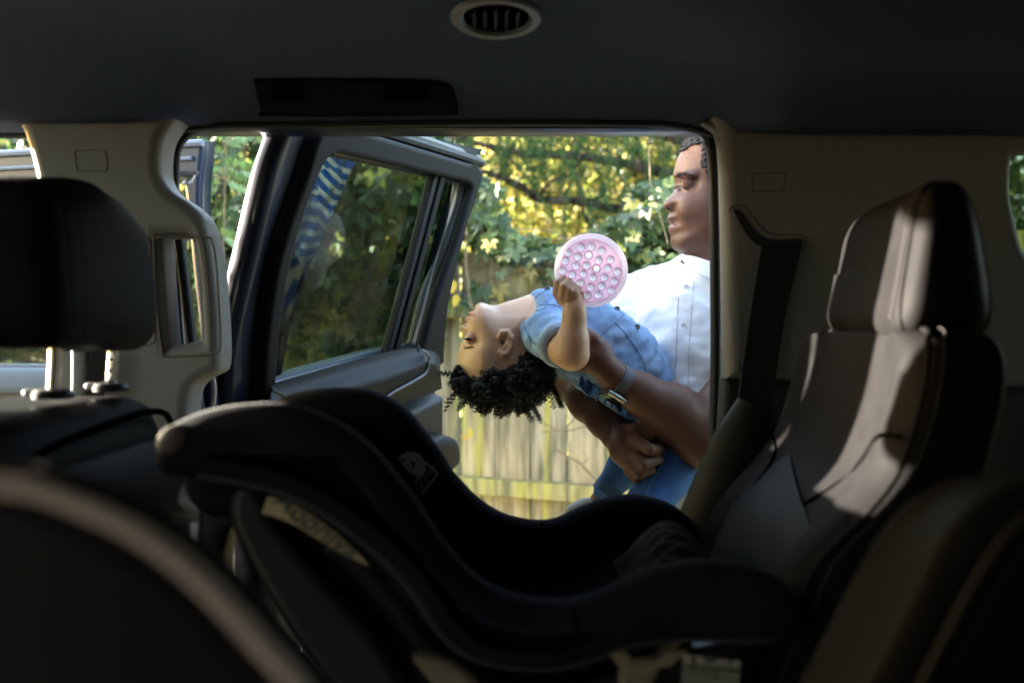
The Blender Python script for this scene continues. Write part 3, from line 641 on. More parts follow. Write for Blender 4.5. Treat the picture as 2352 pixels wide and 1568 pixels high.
for i in range(1, len(NU) - 1):
    a, b = NU[i - 1], NU[i + 1]; l_ = math.hypot(b[0] - a[0], b[1] - a[1]); edge.append((NU[i][0] - (b[1] - a[1]) / l_ * 27, NU[i][1] + (b[0] - a[0]) / l_ * 27))
put("rolled_edge", tube([PN.wp(*p, -.012) for p in cr(edge, 5, False)], .0115, 12), M_csf2, wing)
put("lower_piping", tube([PN.wp(*p, .012) for p in cr([(x, y - 6) for x, y in NL[2:-3]], 5, False)], .004, 8), mat("grey_piping2", (.030, .032, .034), .8, .3), wing)
put("seam", tube([PN.wp(*p, .0222) for p in cr([(1318, 1392), (1322, 1430), (1328, 1480), (1326, 1520)], 5, False)], .0012, 6), M_seamdark, wing)
FU = [(540, 1000), (560, 965), (600, 938), (660, 908), (720, 894), (790, 890), (850, 896), (900, 916), (945, 950), (985, 1000), (1015, 1040), (1035, 1075), (1060, 1105), (1100, 1145), (1150, 1177), (1200, 1192), (1244, 1196), (1280, 1190), (1330, 1168), (1390, 1146), (1440, 1137), (1490, 1141), (1540, 1157), (1580, 1186), (1610, 1222), (1640, 1300)]
fl = FU + [(1650, 1420), (1650, 1420), (1300, 1500), (1100, 1500), (900, 1400), (760, 1250), (540, 1150), (540, 1150)]
fwi = put("side_wing", slab(PFr, fl, -.03, .02, .02, res=6), M_csf, cs)
put("seam", tube([PFr.wp(*p, .021) for p in [(1244, 1200), (1246, 1280), (1250, 1380)]], .0016, 6), M_seamdark, fwi)
# seat shell between the wings
def nxy(p, q): return ((p[0] - 1176) / F * .9, -(p[1] - 784) / F * .9)
def prof_of(pts, d):
    w = [((p[0] - 1176) / F * d, -(p[1] - 784) / F * d) for p in cr(pts, 4, False)]; return [a for a, b in w], [b for a, b in w]
pn_, pf_ = prof_of(NU[3:-1], .9), prof_of(FU[2:-1], 1.3)
def shell(u, v):
    x = -.285 + u * .455
    def zz(xx): return (1 - v) * float(np.interp(xx, *pn_)) + v * float(np.interp(xx, *pf_))
    dz = (zz(x + .012) - zz(x - .012)) / .024; L = math.hypot(1, dz); s = 2 * v - 1; dep = .075 * (1 - abs(s) ** 3.0) + .034
    return Vector((x + dz / L * dep, .905 + .385 * v, CZ + zz(x) - dep / L))
def shell_old(u, v):
    k = u * (len(prof) - 1); i = min(int(k), len(prof) - 2); w = k - i
    x = prof[i][0] * (1 - w) + prof[i + 1][0] * w; z = prof[i][1] * (1 - w) + prof[i + 1][1] * w
    dx = prof[i + 1][0] - prof[i][0]; dz = prof[i + 1][1] - prof[i][1]; L = math.hypot(dx, dz); nx, nz = dz / L, -dx / L
    s = 2 * v - 1; dep = .080 * (1 - abs(s) ** 3.0) + .032
    return Vector((x + nx * dep, .91 + .38 * v, CZ + z + nz * dep))
put("seat_liner", solid(grid(shell, lin(0, 1, 90), lin(0, 1, 28)), .006), M_csf, cs, angle=180)
# head end block
put("head_end", rbox((-.268, 1.10, CZ - .125), (.040, .20, .040), .036, 12), M_csf, cs)
put("adjuster_knob", rbox(T(400, 1008, .885), (.0135, .016, .0135), .012, 8, lambda p: Vector((p.x + p.z * .3, p.y, p.z))), mat("dusty_pink_plastic", (.09, .072, .064), .6, .3), cs)
# harness buckle pad with woven net cover
def padf(u, v):
    return Vector((.120 + .10 * u, 1.02 + .16 * v, CZ - .262 + .050 * math.sin(math.pi * u) * math.sin(math.pi * v) ** .6 + .02 * u))
pad = put("harness_pad", solid(grid(padf, lin(0, 1, 16), lin(0, 1, 16)), .01), M_csf, cs)
nets = []
for k in range(11):
    nets.append(tube([padf(t, max(0, min(1, k / 8 - .2 + .25 * t))) + Vector((0, 0, .002)) for t in lin(0, 1, 12)], .0012, 5))
    nets.append(tube([padf(t, max(0, min(1, 1.1 - k / 8 - .25 * t))) + Vector((0, 0, .002)) for t in lin(0, 1, 12)], .0012, 5))
put("net_cover", join(nets), mat("net_grey", (.05, .055, .058), .7, .3), pad)
# supporting shell and legs below the near wing
put("shell_strut", slab(facing(.96), [(470, 1090), (470, 1090), (640, 1120), (760, 1180), (900, 1310), (1030, 1470), (1180, 1540), (1320, 1545), (1480, 1490), (1660, 1450), (1720, 1400), (1720, 1400), (1760, 1480), (1720, 1560), (1800, 1700), (1800, 1700), (1000, 1700), (1000, 1700), (900, 1570), (780, 1400), (660, 1250), (560, 1190), (520, 1300), (500, 1500), (470, 1500)], -.03, .03, .012), M_plastic, cs)
put("shell_leg", slab(facing(.91), [(540, 1112), (540, 1112), (600, 1112), (640, 1190), (760, 1330), (870, 1450), (940, 1568), (960, 1700), (960, 1700), (840, 1700), (840, 1700), (760, 1568), (640, 1400), (560, 1260), (528, 1180)], -.05, .012, .012), M_plastic, cs)
put("back_web", rbox((-.03, 1.28, CZ - .45), (.24, .012, .10), .01, 4), M_plastic, cs)
# masking tape with a hand-written name
PT = Pl(T(740, 1215, .935), (.84, 0, -.50), (0, .12, 1))
tp = slab(PT, [(634, 1140), (640, 1136), (700, 1155), (760, 1195), (815, 1240), (862, 1290), (862, 1290), (800, 1262), (740, 1226), (690, 1196), (655, 1182), (622, 1172), (622, 1172)], .045, .048, .001)
tape = put("name_tape", tp, mat("masking_tape", (.40, .31, .17), .8, .3, vary=.15, vscale=60), cs, label="cream masking tape with a handwritten name")
put("handwriting", text("Adoniya", PT, 738, 1197, .025, rot=-.10, n=.049, shear=.3, sx=1.05), mat("felt_ink", (.05, .075, .07), .7, .2), tape)
# torn care tag hanging near the head end
def tag_(u, v): return Vector((T(436 - 10 * math.sin(u * 5), 1100 + 100 * u, .93).x + (.006 + .016 * (u > .82)) * (v - .6) * 1.6, .93 + .006 * math.sin(u * 9), T(0, 1100 + 100 * u, .93).z))
put("care_tag", solid(grid(tag_, lin(0, 1, 24), lin(0, 1, 4)), .0008), mat("cream_tag", (.38, .35, .30), .7, .3), cs)
put("tether_strap", tube([T(486, 1110, .98), T(484, 1200, .98), T(486, 1330, .98)], .006, 8, sq=.3), mat("belt_webbing", (.008, .008, .009)), cs)
# emblem and printed label on the far wing
Mp = mat("cream_print", (.85, .80, .74), .8, .2)
L0 = (944, 1078)
ab = math.radians(58)
def pr(pts, w=.0016, closed=False): return tube([PFr.wp(*p, .0212) for p in pts], w, 6, closed=closed, sq=.4, up=(0, 1, 0))
def arc(cx, cy, r, a0, a1, n=24, sy=1.0): return [(cx + r * math.cos(math.radians(a)), cy - r * sy * math.sin(math.radians(a))) for a in lin(a0, a1, n)]
em = put("round_emblem", pr(arc(943, 1071, 30, -58, 232, 40), .0024), Mp, fwi)
put("emblem_ring", pr(arc(943, 1071, 19, -55, 128, 24), .0036), Mp, em)
put("emblem_head", slab(PFr, arc(937, 1067, 14, 0, 345, 16), .019, .0218, .0006), Mp, em)
put("emblem_body", pr([(948, 1088), (956, 1078), (961, 1068)], .0045), Mp, em)
box_ = [(968, 1062), (984, 1068), (1004, 1086), (1004, 1092), (970, 1134)]
put("label_outline", pr(cr([(966, 1076), (976, 1064), (982, 1066), (1002, 1084), (1003, 1090), (968, 1134)], 4, False), .0013), Mp, em)
put("label_text", text("SIDE IMPACT", PFr, 962, 1097, .0092, rot=ab, n=.0212, ext=.0003, sx=1.0), Mp, em)
put("label_text", text("PROTECTION", PFr, 974, 1106, .0092, rot=ab, n=.0212, ext=.0003, sx=1.0), Mp, em)
# beige pads and the anchor sticker low on the base
Mt = mat("tan_pad", (.20, .16, .10), .7, .3, vary=.12, vscale=50)
put("base_pad", slab(facing(.90), [(948, 1500), (948, 1500), (990, 1500), (1040, 1515), (1080, 1545), (1110, 1590), (1110, 1620), (1050, 1620), (980, 1545)], -.01, .012, .006), Mt, cs)
put("base_pad", slab(facing(.90), [(1428, 1510), (1436, 1506), (1520, 1506), (1524, 1510), (1500, 1560), (1480, 1620), (1480, 1620), (1418, 1620), (1418, 1620), (1420, 1560)], -.01, .012, .006), Mt, cs)
PL = Pl(T(1630, 1540, .885), (1, .06, -.09), (0, 0, 1))
stk = put("anchor_sticker", slab(PL, [(1570, 1500), (1570, 1500), (1700, 1516), (1700, 1516), (1688, 1660), (1688, 1660), (1556, 1650), (1556, 1650)], 0, .002, 0, sm=0), mat("paper_label", (.32, .29, .23), .7, .3), cs, label="cream storage sticker with small black print")
Mk = mat("print_black", (.02, .02, .018), .7, .3)
put("sticker_text", text("LOWER ANCHOR STORAGE", PL, 1634, 1534, .0088, n=.0022, ext=.0003, sx=.50), Mk, stk)
put("sticker_text", text("Recommended for\nMovie button\nBuckle release", PL, 1598, 1560, .0056, n=.0022, ext=.0002), Mk, stk)
put("sticker_text", text("anchorage\nconnector", PL, 1664, 1562, .0056, n=.0022, ext=.0002), Mk, stk)
for x in (1592, 1676):
    put("sticker_arrow", slab(PL, [(x - 3, 1522), (x - 3, 1522), (x - 3, 1512), (x - 3, 1512), (x - 7, 1512), (x - 7, 1512), (x, 1503), (x, 1503), (x + 7, 1512), (x + 7, 1512), (x + 3, 1512), (x + 3, 1512), (x + 3, 1522), (x + 3, 1522)], .002, .0026, 0, sm=0), Mk, stk)
put("sticker_arrow", tube([PL.wp(*p, .0026) for p in arc(1632, 1506, 12, 190, 350, 12)], .0014, 6), Mk, stk)

# ------------------------------------------------------------------ second child seat right in front of the camera
c2 = thing("child_seat", (-.1, .38, CZ - .5), "blurred dark child seat close up at the bottom left with a rim coloured pale as if sunlit", "child seat", "child car seats")
P2 = facing(.36)
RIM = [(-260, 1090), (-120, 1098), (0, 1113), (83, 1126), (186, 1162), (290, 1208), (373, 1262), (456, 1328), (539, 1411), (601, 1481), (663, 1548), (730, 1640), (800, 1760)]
inner = [(x - 12, y + 30) for x, y in RIM]
put("shell", slab(P2, [(-260, 1120)] + inner[1:] + [(800, 2100), (800, 2100), (-260, 2100), (-260, 2100)], -.03, 0, .008), M_plastic, c2)
put("rim_piping", tube([P2.wp(x, y, .0) for x, y in cr(RIM, 6, False)], .0042, 12), mat("rim_sunlight_tint", (.62, .50, .44), .85, .3, bump=.3, bscale=900), c2)  # sunlight on the rim is painted in as a pale colour
outer = [(x + 14, y - 34) for x, y in RIM]
put("canopy_edge", slab(facing(.40), outer + [(780, 1900), (780, 1900), (-260, 1900), (-260, 1900)], -.03, .0, .010), M_csf, c2)
# ------------------------------------------------------------------ leaves
def leafmesh(C, D, Nn, L, Wd, cols, fold=.25, kind='oval'):
    """C centre, D direction, Nn normal, L length, Wd width per leaf; two quads folded on the midrib"""
    C = np.asarray(C, float); D = D / np.maximum(np.linalg.norm(D, axis=1), 1e-9)[:, None]
    S = np.cross(D, Nn); S /= np.maximum(np.linalg.norm(S, axis=1), 1e-9)[:, None]; U = np.cross(S, D)
    L = L[:, None]; Wd = Wd[:, None]; n = len(C)
    base = C; tip = C + D * L - U * L * .12
    k1, k2 = (.28, .72) if kind == 'oval' else (.2, .55)
    w2 = .75 if kind == 'oval' else .5
    pl = [C + D * L * k1 + S * Wd * .5 - U * Wd * fold, C + D * L * k2 + S * Wd * .5 * w2 - U * Wd * fold,
          C + D * L * k1 - S * Wd * .5 - U * Wd * fold, C + D * L * k2 - S * Wd * .5 * w2 - U * Wd * fold]
    V = np.stack([base, pl[0], pl[1], tip, pl[2], pl[3]], 1).reshape(-1, 3)
    b = np.arange(n)[:, None] * 6; Q = np.concatenate([b + np.array([0, 1, 2, 3]), b + np.array([0, 3, 5, 4])], 0)
    me = bpy.data.meshes.new("m"); me.vertices.add(len(V)); me.vertices.foreach_set("co", V.astype(np.float32).ravel())
    me.loops.add(Q.size); me.loops.foreach_set("vertex_index", Q.astype(np.int32).ravel()); me.polygons.add(len(Q)); me.polygons.foreach_set("loop_start", np.arange(0, Q.size, 4, dtype=np.int32))
    me.update(calc_edges=True)
    col = np.ones((n, 6, 4), np.float32); col[:, :, :3] = np.asarray(cols)[:, None, :]
    a = me.color_attributes.new("Col", 'FLOAT_COLOR', 'POINT'); a.data.foreach_set("color", col.ravel()); return me
M_leaf = mat("leaf", (1, 1, 1), .5, .35, attr="Col", trans=.62, vary=.12, vscale=40)
M_leafg = mat("glossy_leaf", (1, 1, 1), .38, .5, attr="Col", trans=.35, vary=.12, vscale=60)
M_bark = mat("bark", (.055, .042, .032), .9, .2, vary=.3, vscale=30, bump=.8, bscale=80, bdist=.01)
M_twig = mat("pale_twig", (.19, .14, .09), .8, .2, vary=.2, vscale=60)
GR = [(.028, .060, .018), (.040, .084, .022), (.056, .104, .030), (.022, .048, .022)]
YL = [(.50, .45, .12), (.40, .42, .11), (.55, .44, .15), (.30, .36, .09), (.60, .52, .25)]
OL = [(.15, .18, .04), (.20, .21, .05), (.11, .16, .04)]
def pick(pal, n, rg, jit=.25):
    P = np.array(pal)[rg.randint(len(pal), size=n)]; return np.clip(P * rg.uniform(1 - jit, 1 + jit, (n, 1)), 0, 1)
def rvec(n, rg): v = rg.normal(size=(n, 3)); return v / np.linalg.norm(v, axis=1)[:, None]
def clumps(rg, c, r, ncl, per, spread, flat=1.0):
    """leaf centres gathered in clumps inside an ellipsoid"""
    q = rvec(ncl, rg) * (rg.uniform(.25, 1, (ncl, 1)) ** .5) * np.array(r); q += np.array(c)
    P = np.repeat(q, per, 0); return P + rg.normal(size=P.shape) * spread * np.array([1, 1, flat]), np.repeat(np.arange(ncl), per)
def limb(rg, a, b, r0, r1, bend=.15, n=9):
    a, b = Vector(a), Vector(b); L = (b - a).length; o = Vector(rg.normal(size=3)) * L * bend; pts = []
    for i in range(n):
        t = i / (n - 1); pts.append(a.lerp(b, t) + o * math.sin(math.pi * t) + Vector(rg.normal(size=3)) * L * .012)
    return pts, [r0 + (r1 - r0) * i / (n - 1) for i in range(n)]
def bushy(name, label, cat, base, c, r, seed, pal, leaf, ncl, per, spread, group, trunk=.08, M=M_leaf, nl=9, mix=None, down=.3):
    rg = np.random.RandomState(seed); t = thing(name, base, label, cat, group)
    limbs = []; p, rr = limb(rg, base, (c[0], c[1], c[2] - r[2] * .5), trunk, trunk * .6, .05); limbs.append(tube(p, rr, 8)); top = p[-1]
    cc, idx = clumps(rg, c, r, ncl, per, spread)
    for k in range(nl):
        e = Vector(c) + Vector(rvec(1, rg)[0] * np.array(r) * .85); p, rr = limb(rg, top.lerp(Vector(base), rg.uniform(0, .3)), e, trunk * .4, .006, .08); limbs.append(tube(p, rr, 6))
    put("trunk", join(limbs), M_bark, t)
    n = len(cc); D = rvec(n, rg) + np.array([0, 0, -down]); N_ = rvec(n, rg) + np.array([0, 0, .8])
    cols = pick(pal, n, rg)
    if mix:
        m = rg.rand(ncl) < mix[1]; mm = m[idx]; cols[mm] = pick(mix[0], int(mm.sum()), rg)
    s = rg.uniform(.7, 1.25, n) * leaf
    put("foliage", leafmesh(cc, D, N_, s, s * .55, cols), M, t, smooth=False); return t

# ------------------------------------------------------------------ fence of weathered boards
FO = Vector((0, 3.95, 0)); FU_ = Vector((.894, -.447, 0)).normalized(); FN = Vector((-.447, -.894, 0)).normalized()
rg = np.random.RandomState(3)
fence = thing("wooden_fence", (0, 3.95, 0), "weathered wooden privacy fence with yellow-green lichen behind the two people", "fence")
M_wood = mat("weathered_wood", (.295, .275, .225), .9, .15, attr="Col", vary=.42, vscale=5, stretch=(6, 6, .7), bump=.5, bscale=30, bdist=.004)
def board(u, w, z0, z1, n0, n1, col, lean=0):
    P = []; 
    for (uu, nn) in ((u, n0), (u + w, n0), (u + w, n1), (u, n1)):
        for z in (z0, z1): P.append(FO + FU_ * (uu + lean * z) + FN * nn + Vector((0, 0, z)))
    F_ = [(0, 2, 3, 1), (2, 4, 5, 3), (4, 6, 7, 5), (6, 0, 1, 7), (1, 3, 5, 7), (0, 6, 4, 2)]
    return P, F_, col
def boards(lst):
    V = []; Fc = []; col = []
    for P, F_, c in lst:
        o = len(V); V += P; Fc += [tuple(i + o for i in f) for f in F_]; col += [c] * 8
    me = mesh(V, Fc); a = me.color_attributes.new("Col", 'FLOAT_COLOR', 'POINT')
    a.data.foreach_set("color", np.array([(*c, 1) for c in col], np.float32).ravel()); return me
lst = []; u = -10.0; k = 0
W_ = [(1.0, .93, .74), (.86, .83, .74), (1.0, 1.0, .56), (.92, .88, .68), (1.05, .98, .80), (.72, .70, .60)]
while u < 5:
    w = .148; c = W_[rg.randint(len(W_))]
    lst.append(board(u, w, .03, 1.80 + rg.uniform(-.012, .012), rg.uniform(-.002, .004), -.018, c, rg.uniform(-.003, .003))); u += w + rg.uniform(.005, .014)
# strips of lichen inside the boards come from a second material layer
def lichen(m):
    N = m.node_tree.nodes; L = m.node_tree.links; b = N["Principled BSDF"]; src = b.inputs["Base Color"].links[0].from_socket
    tc = N.new("ShaderNodeTexCoord"); mp = N.new("ShaderNodeMapping"); mp.inputs["Scale"].default_value = (5, 5, .5); L.new(tc.outputs["Object"], mp.inputs[0])
    nz = N.new("ShaderNodeTexNoise"); nz.inputs["Scale"].default_value = 2.6; nz.inputs["Detail"].default_value = 3; L.new(mp.outputs[0], nz.inputs[0])
    rp = N.new("ShaderNodeValToRGB"); rp.color_ramp.elements[0].position = .54; rp.color_ramp.elements[1].position = .64; L.new(nz.outputs[0], rp.inputs[0])
    mx = N.new("ShaderNodeMixRGB"); L.new(rp.outputs[0], mx.inputs[0]); L.new(src, mx.inputs[1]); mx.inputs[2].default_value = (.36, .34, .08, 1)
    n2 = N.new("ShaderNodeTexNoise"); n2.inputs["Scale"].default_value = 9; n2.inputs["Detail"].default_value = 6; L.new(mp.outputs[0], n2.inputs[0])
    r2 = N.new("ShaderNodeValToRGB"); r2.color_ramp.elements[0].position = .52; r2.color_ramp.elements[1].position = .72; L.new(n2.outputs[0], r2.inputs[0])
    m2 = N.new("ShaderNodeMixRGB"); L.new(r2.outputs[0], m2.inputs[0]); L.new(mx.outputs[0], m2.inputs[1]); m2.inputs[2].default_value = (.10, .105, .065, 1)
    L.new(m2.outputs[0], b.inputs["Base Color"])
lichen(M_wood)
put("boards", boards(lst), M_wood, fence, smooth=False)
for z in (1.545, .845, .20):
    lst = []; u = -10.0
    while u < 5:
        w = 2.44; lst.append(board(u, w, z + rg.uniform(-.004, .004), z + .062, .002, .062, W_[rg.randint(5)], 0)); u += w + .004
    rl = boards(lst); bm = bmesh.new(); bm.from_mesh(rl); bmesh.ops.bevel(bm, geom=bm.edges[:], offset=.004, segments=1, affect='EDGES'); bm.to_mesh(rl); bm.free()
    put("rail", rl, M_wood, fence, smooth=False)
for k in range(-4, 3):
    me = boards([board(k * 2.44 + .9, .09, 0, 1.75, -.12, -.02, W_[1])]); put("post", me, M_wood, fence, smooth=False)
def fpos(px, py, off): # point in front of the fence by off
    r = Vector(((px - 1176) / F, 1, -(py - 784) / F)); O = FO + FN * off; t = (O - C0).dot(FN) / r.dot(FN); return C0 + r * t

# ------------------------------------------------------------------ creeper over the fence top
rg = np.random.RandomState(11)
def palmate(cents, rg, size, pal, nl=5, mixp=.1, mixpal=YL):
    n = len(cents); C = []; D = []; N_ = []; S = []; cols = []
    for i in range(n):
        nrm = Vector(rg.normal(size=3) * .55 + np.array([-.25, -.8, .55])).normalized(); a = nrm.cross(Vector((0, 0, 1))).normalized(); b = nrm.cross(a)
        base = pick(mixpal if rg.rand() < mixp else pal, 1, rg)[0]; s = size * rg.uniform(.6, 1.25); r0 = rg.uniform(0, .6) + math.pi * .5
        for k in range(nl):
            an = r0 + (k - (nl - 1) / 2) * .85; d = b * math.sin(an) + a * math.cos(an)
            C.append(Vector(cents[i]) + d * s * .12); D.append(d); N_.append(nrm + Vector(rg.normal(size=3)) * .25); S.append(s * (1 - .18 * abs(k - (nl - 1) / 2))); cols.append(base * rg.uniform(.85, 1.1))
    S = np.array(S); return leafmesh(np.array(C), np.array(D), np.array(N_), S, S * .52, np.array(cols), fold=.12)
def pts_region(rg, n, x0, x1, dens):
    out = []
    while len(out) < n:
        px, py, off = rg.uniform(x0, x1), rg.uniform(250, 800), abs(rg.normal()) * .16 + .05
        if rg.rand() < dens(px, py): out.append(fpos(px, py, off))
    return out
CG = [(.042, .074, .022), (.062, .105, .030), (.09, .135, .042), (.030, .056, .020), (.10, .135, .032)]
vine = thing("creeper", tuple(fpos(1250, 700, .05) * 1.0)[:2] + (1.0,), "green five-leaved creeper tumbling over the fence top beside the pink toy", "creeper", "climbing plants on the fence")
def dens1(px, py):
    top = 500 + 55 * math.sin(px / 90.0) + (0 if px > 1150 else -80) - (40 if px > 1450 else 0)
    bot = (578 if px < 1290 else 612) + 22 * math.sin(px / 47.0 + 1)
    if py < top: return 0
    if py < bot: return 1.0
    return .10 * max(0, 1 - (py - bot) / 90) + (.16 if (px < 1120 and 640 < py < 700) or (1180 < px < 1260 and 650 < py < 700) else 0)
P = pts_region(rg, 1150, 1015, 1760, dens1)
put("leaves", palmate(P, rg, .049, CG, 5, .09), M_leafg, vine, smooth=False)
st = []
for k in range(16):
    a = fpos(rg.uniform(1030, 1620), rg.uniform(560, 620), .06); b = fpos(a.x * 0 + rg.uniform(1030, 1620), rg.uniform(560, 690), .08); p, rr = limb(rg, a, b, .004, .002, .12); st.append(tube(p, rr, 5))
put("stems", join(st), M_twig, vine)
vine2 = thing("creeper", tuple(fpos(540, 700, .05))[:2] + (1.0,), "dense dark green creeper left of the open rear door", "creeper", "climbing plants on the fence")
def dens2(px, py): return 1.0 if py < 640 else .5 if px < 700 else .35
P = pts_region(rg, 2300, -60, 1010, dens2)
put("leaves", palmate(P, rg, .068, GR + CG[:2], 5, .05), M_leafg, vine2, smooth=False)
st = []
for k in range(16):
    x = rg.uniform(430, 1000); a = fpos(x, 300, .2); b = fpos(x - 60, 800, .1); p, rr = limb(rg, a, b, .006, .003, .05); st.append(tube(p, rr, 5))
put("stems", join(st), M_twig, vine2)

# ------------------------------------------------------------------ shrubs and trees beyond the fence
G = "trees and shrubs beyond the fence"
bushy("yellow_shrub", "yellow-flowering shrub between the grip pillar and the open rear door", "shrub", (-1.45, 5.1, 0), (-1.35, 5.0, 2.0), (.55, .35, .62), 21, YL[:2] + [(.55, .48, .03)], .045, 70, 26, .09, G, .03, mix=(GR, .45))
bushy("leafy_tree", "dark green leafy tree at the far left behind the front door", "tree", (-3.6, 6.6, 0), (-3.5, 6.5, 2.2), (1.9, .8, 1.9), 22, GR + OL[:1], .08, 300, 42, .22, G, .10, mix=(YL, .10))
bushy("leafy_tree", "yellowing leafy tree rising behind the open rear door", "tree", (-1.2, 8.4, 0), (-1.0, 8.3, 2.5), (1.7, .7, 2.2), 23, OL + YL[:2], .07, 300, 42, .18, G, .09, mix=(GR, .4))
bushy("golden_bush", "sunlit golden bush seen through branches above the toy", "bush", (.7, 6.3, 0), (.65, 6.3, 2.1), (1.1, .55, 1.2), 24, YL, .065, 330, 42, .15, G, .06, mix=(OL, .25))
bushy("golden_bush", "sunlit golden bush directly behind the man's face", "bush", (2.1, 6.3, 0), (1.95, 6.3, 2.2), (1.1, .6, 1.3), 25, YL + OL, .065, 280, 42, .16, G, .06, mix=(GR, .2))
bushy("leafy_tree", "shaded green tree glimpsed through the rear quarter window", "tree", (4.6, 7.4, 0), (4.5, 7.6, 2.4), (1.3, 1.2, 2.2), 26, GR + OL[:1], .07, 300, 36, .22, G, .1)
hd_ = np.random.RandomState(31); n = 36000
C = np.stack([hd_.uniform(-6, 12, n), hd_.uniform(10.6, 12.0, n), hd_.uniform(0, 4.9, n)], 1)
S = hd_.uniform(.10, .20, n)
put("far_woods", leafmesh(C, rvec(n, hd_), rvec(n, hd_) + np.array([0, -.5, .3]), S, S * .7, pick(OL + YL[:1] + GR, n, hd_)), M_leaf, kind="stuff", label="blurred yellow green woodland far beyond the fence", cat="woodland", smooth=False)

bushy("leafy_tree", "unseen green tree added left of the view to shade the two people", "tree", (-3.1, 3.9, 0), (-3.0, 3.58, 2.3), (.6, .66, .95), 27, GR + OL[:1], .085, 280, 46, .13, G, .07)  # added out of view to keep direct sun off the people
bushy("sun_blocking_bush", "unseen low green bush added left of the view to shade the fence", "bush", (-3.05, 4.7, 0), (-3.05, 4.85, 1.35), (.5, .42, 1.2), 28, GR + OL[:1], .08, 170, 40, .13, G, .03)  # unseen bush added to stop grazing sun on the fence boards
bushy("sun_blocking_bush", "unseen small green bush added left of the view to block sun on the rear seat", "bush", (-3.0, 2.72, 0), (-3.0, 2.68, 1.48), (.3, .20, .50), 29, GR + OL[:1], .07, 90, 36, .10, G, .03)  # added out of view to block a thin sun strip on the seat
# evergreen with drooping sprays in front of the golden light
rg = np.random.RandomState(41)
eg = thing("evergreen_tree", (2.6, 6.2, 0), "dark evergreen with drooping feathery sprays and bare dark boughs", "tree", G)
limbs = [tube(*limb(rg, (2.6, 6.2, 0), (2.4, 6.2, 3.9), .12, .05, .02), 10)]
def bough(pts, d, r0, r1):
    pp = [T(x, y, d + .15 * math.sin(i * 1.7)) for i, (x, y) in enumerate(cr(pts, 5, False))]; m = len(pp)
    limbs.append(tube(pp, [r0 + (r1 - r0) * i / (m - 1) for i in range(m)], 7)); return pp
B = []
B.append(bough([(1900, 500), (1700, 440), (1548, 405), (1450, 378), (1330, 360), (1200, 352), (1100, 330), (980, 300)], 5.2, .040, .010))
B.append(bough([(1700, 470), (1500, 462), (1420, 480), (1330, 462), (1240, 458), (1190, 425), (1130, 400), (1060, 385), (1000, 392)], 4.9, .030, .008))
B.append(bough([(1800, 380), (1600, 330), (1500, 300), (1380, 250), (1250, 230), (1100, 210), (900, 200)], 5.3, .040, .012))
B.append(bough([(1500, 300), (1430, 285), (1400, 250), (1380, 200)], 5.1, .016, .008))
B.append(bough([(1240, 458), (1260, 420), (1310, 400), (1330, 360), (1320, 320)], 5.0, .010, .005))
B.append(bough([(1330, 462), (1350, 520), (1345, 560), (1320, 600)], 4.9, .010, .004))
B.append(bough([(900, 200), (1000, 260), (1060, 300), (1080, 360), (1075, 420)], 5.0, .014, .005))
for k in range(40):
    a = B[rg.randint(len(B))]; a = a[rg.randint(len(a))]; e = a + Vector((rg.normal() * .16, rg.normal() * .1, rg.uniform(-.35, .12)))
    p, rr = limb(rg, a, e, .006, .002, .1); limbs.append(tube(p, rr, 5))
put("trunk", join(limbs), M_bark, eg)
Cc = []; Dd = []; colr = []
def spray(a, L, rg, dirv):
    a = Vector(a); m = int(L / .011)
    for i in range(m):
        t = i / m; p = a + dirv * L * t + Vector((0, 0, -.25 * L * t * t))
        for q in range(3):
            d = (dirv + Vector(rg.normal(size=3)) * .75 + Vector((0, 0, -.4))).normalized(); Cc.append(p + Vector(rg.normal(size=3)) * .006); Dd.append(d)
EG = [(.03, .075, .025), (.045, .10, .03), (.07, .12, .03), (.03, .06, .03)]
for k in range(400):
    px, py = rg.uniform(860, 1660), rg.uniform(200, 440)
    keep = 1.0 if (py < 330 or px < 1130) else .45
    if 1130 < px < 1330 and 380 < py: keep = .2
    if 1480 < px < 1640 and py > 290: keep = .25
    if rg.rand() > keep: continue
    a = T(px, py, rg.uniform(4.7, 5.5)); spray(a, rg.uniform(.12, .34), rg, Vector((rg.normal() * .45, rg.normal() * .3, -1)).normalized())
for k in range(26):
    a = T(rg.uniform(1350, 1500), rg.uniform(420, 560), rg.uniform(4.6, 5.2)); spray(a, rg.uniform(.10, .25), rg, Vector((rg.normal() * .4, rg.normal() * .3, -1)).normalized())
n = len(Cc); S = rg.uniform(.016, .032, n)
put("foliage", leafmesh(np.array([tuple(v) for v in Cc]), np.array([tuple(v) for v in Dd]), rvec(n, rg), S, S * .30, pick(EG, n, rg), kind='oval'), mat("needle", (1, 1, 1), .6, .2, attr="Col", trans=.4), eg, smooth=False)

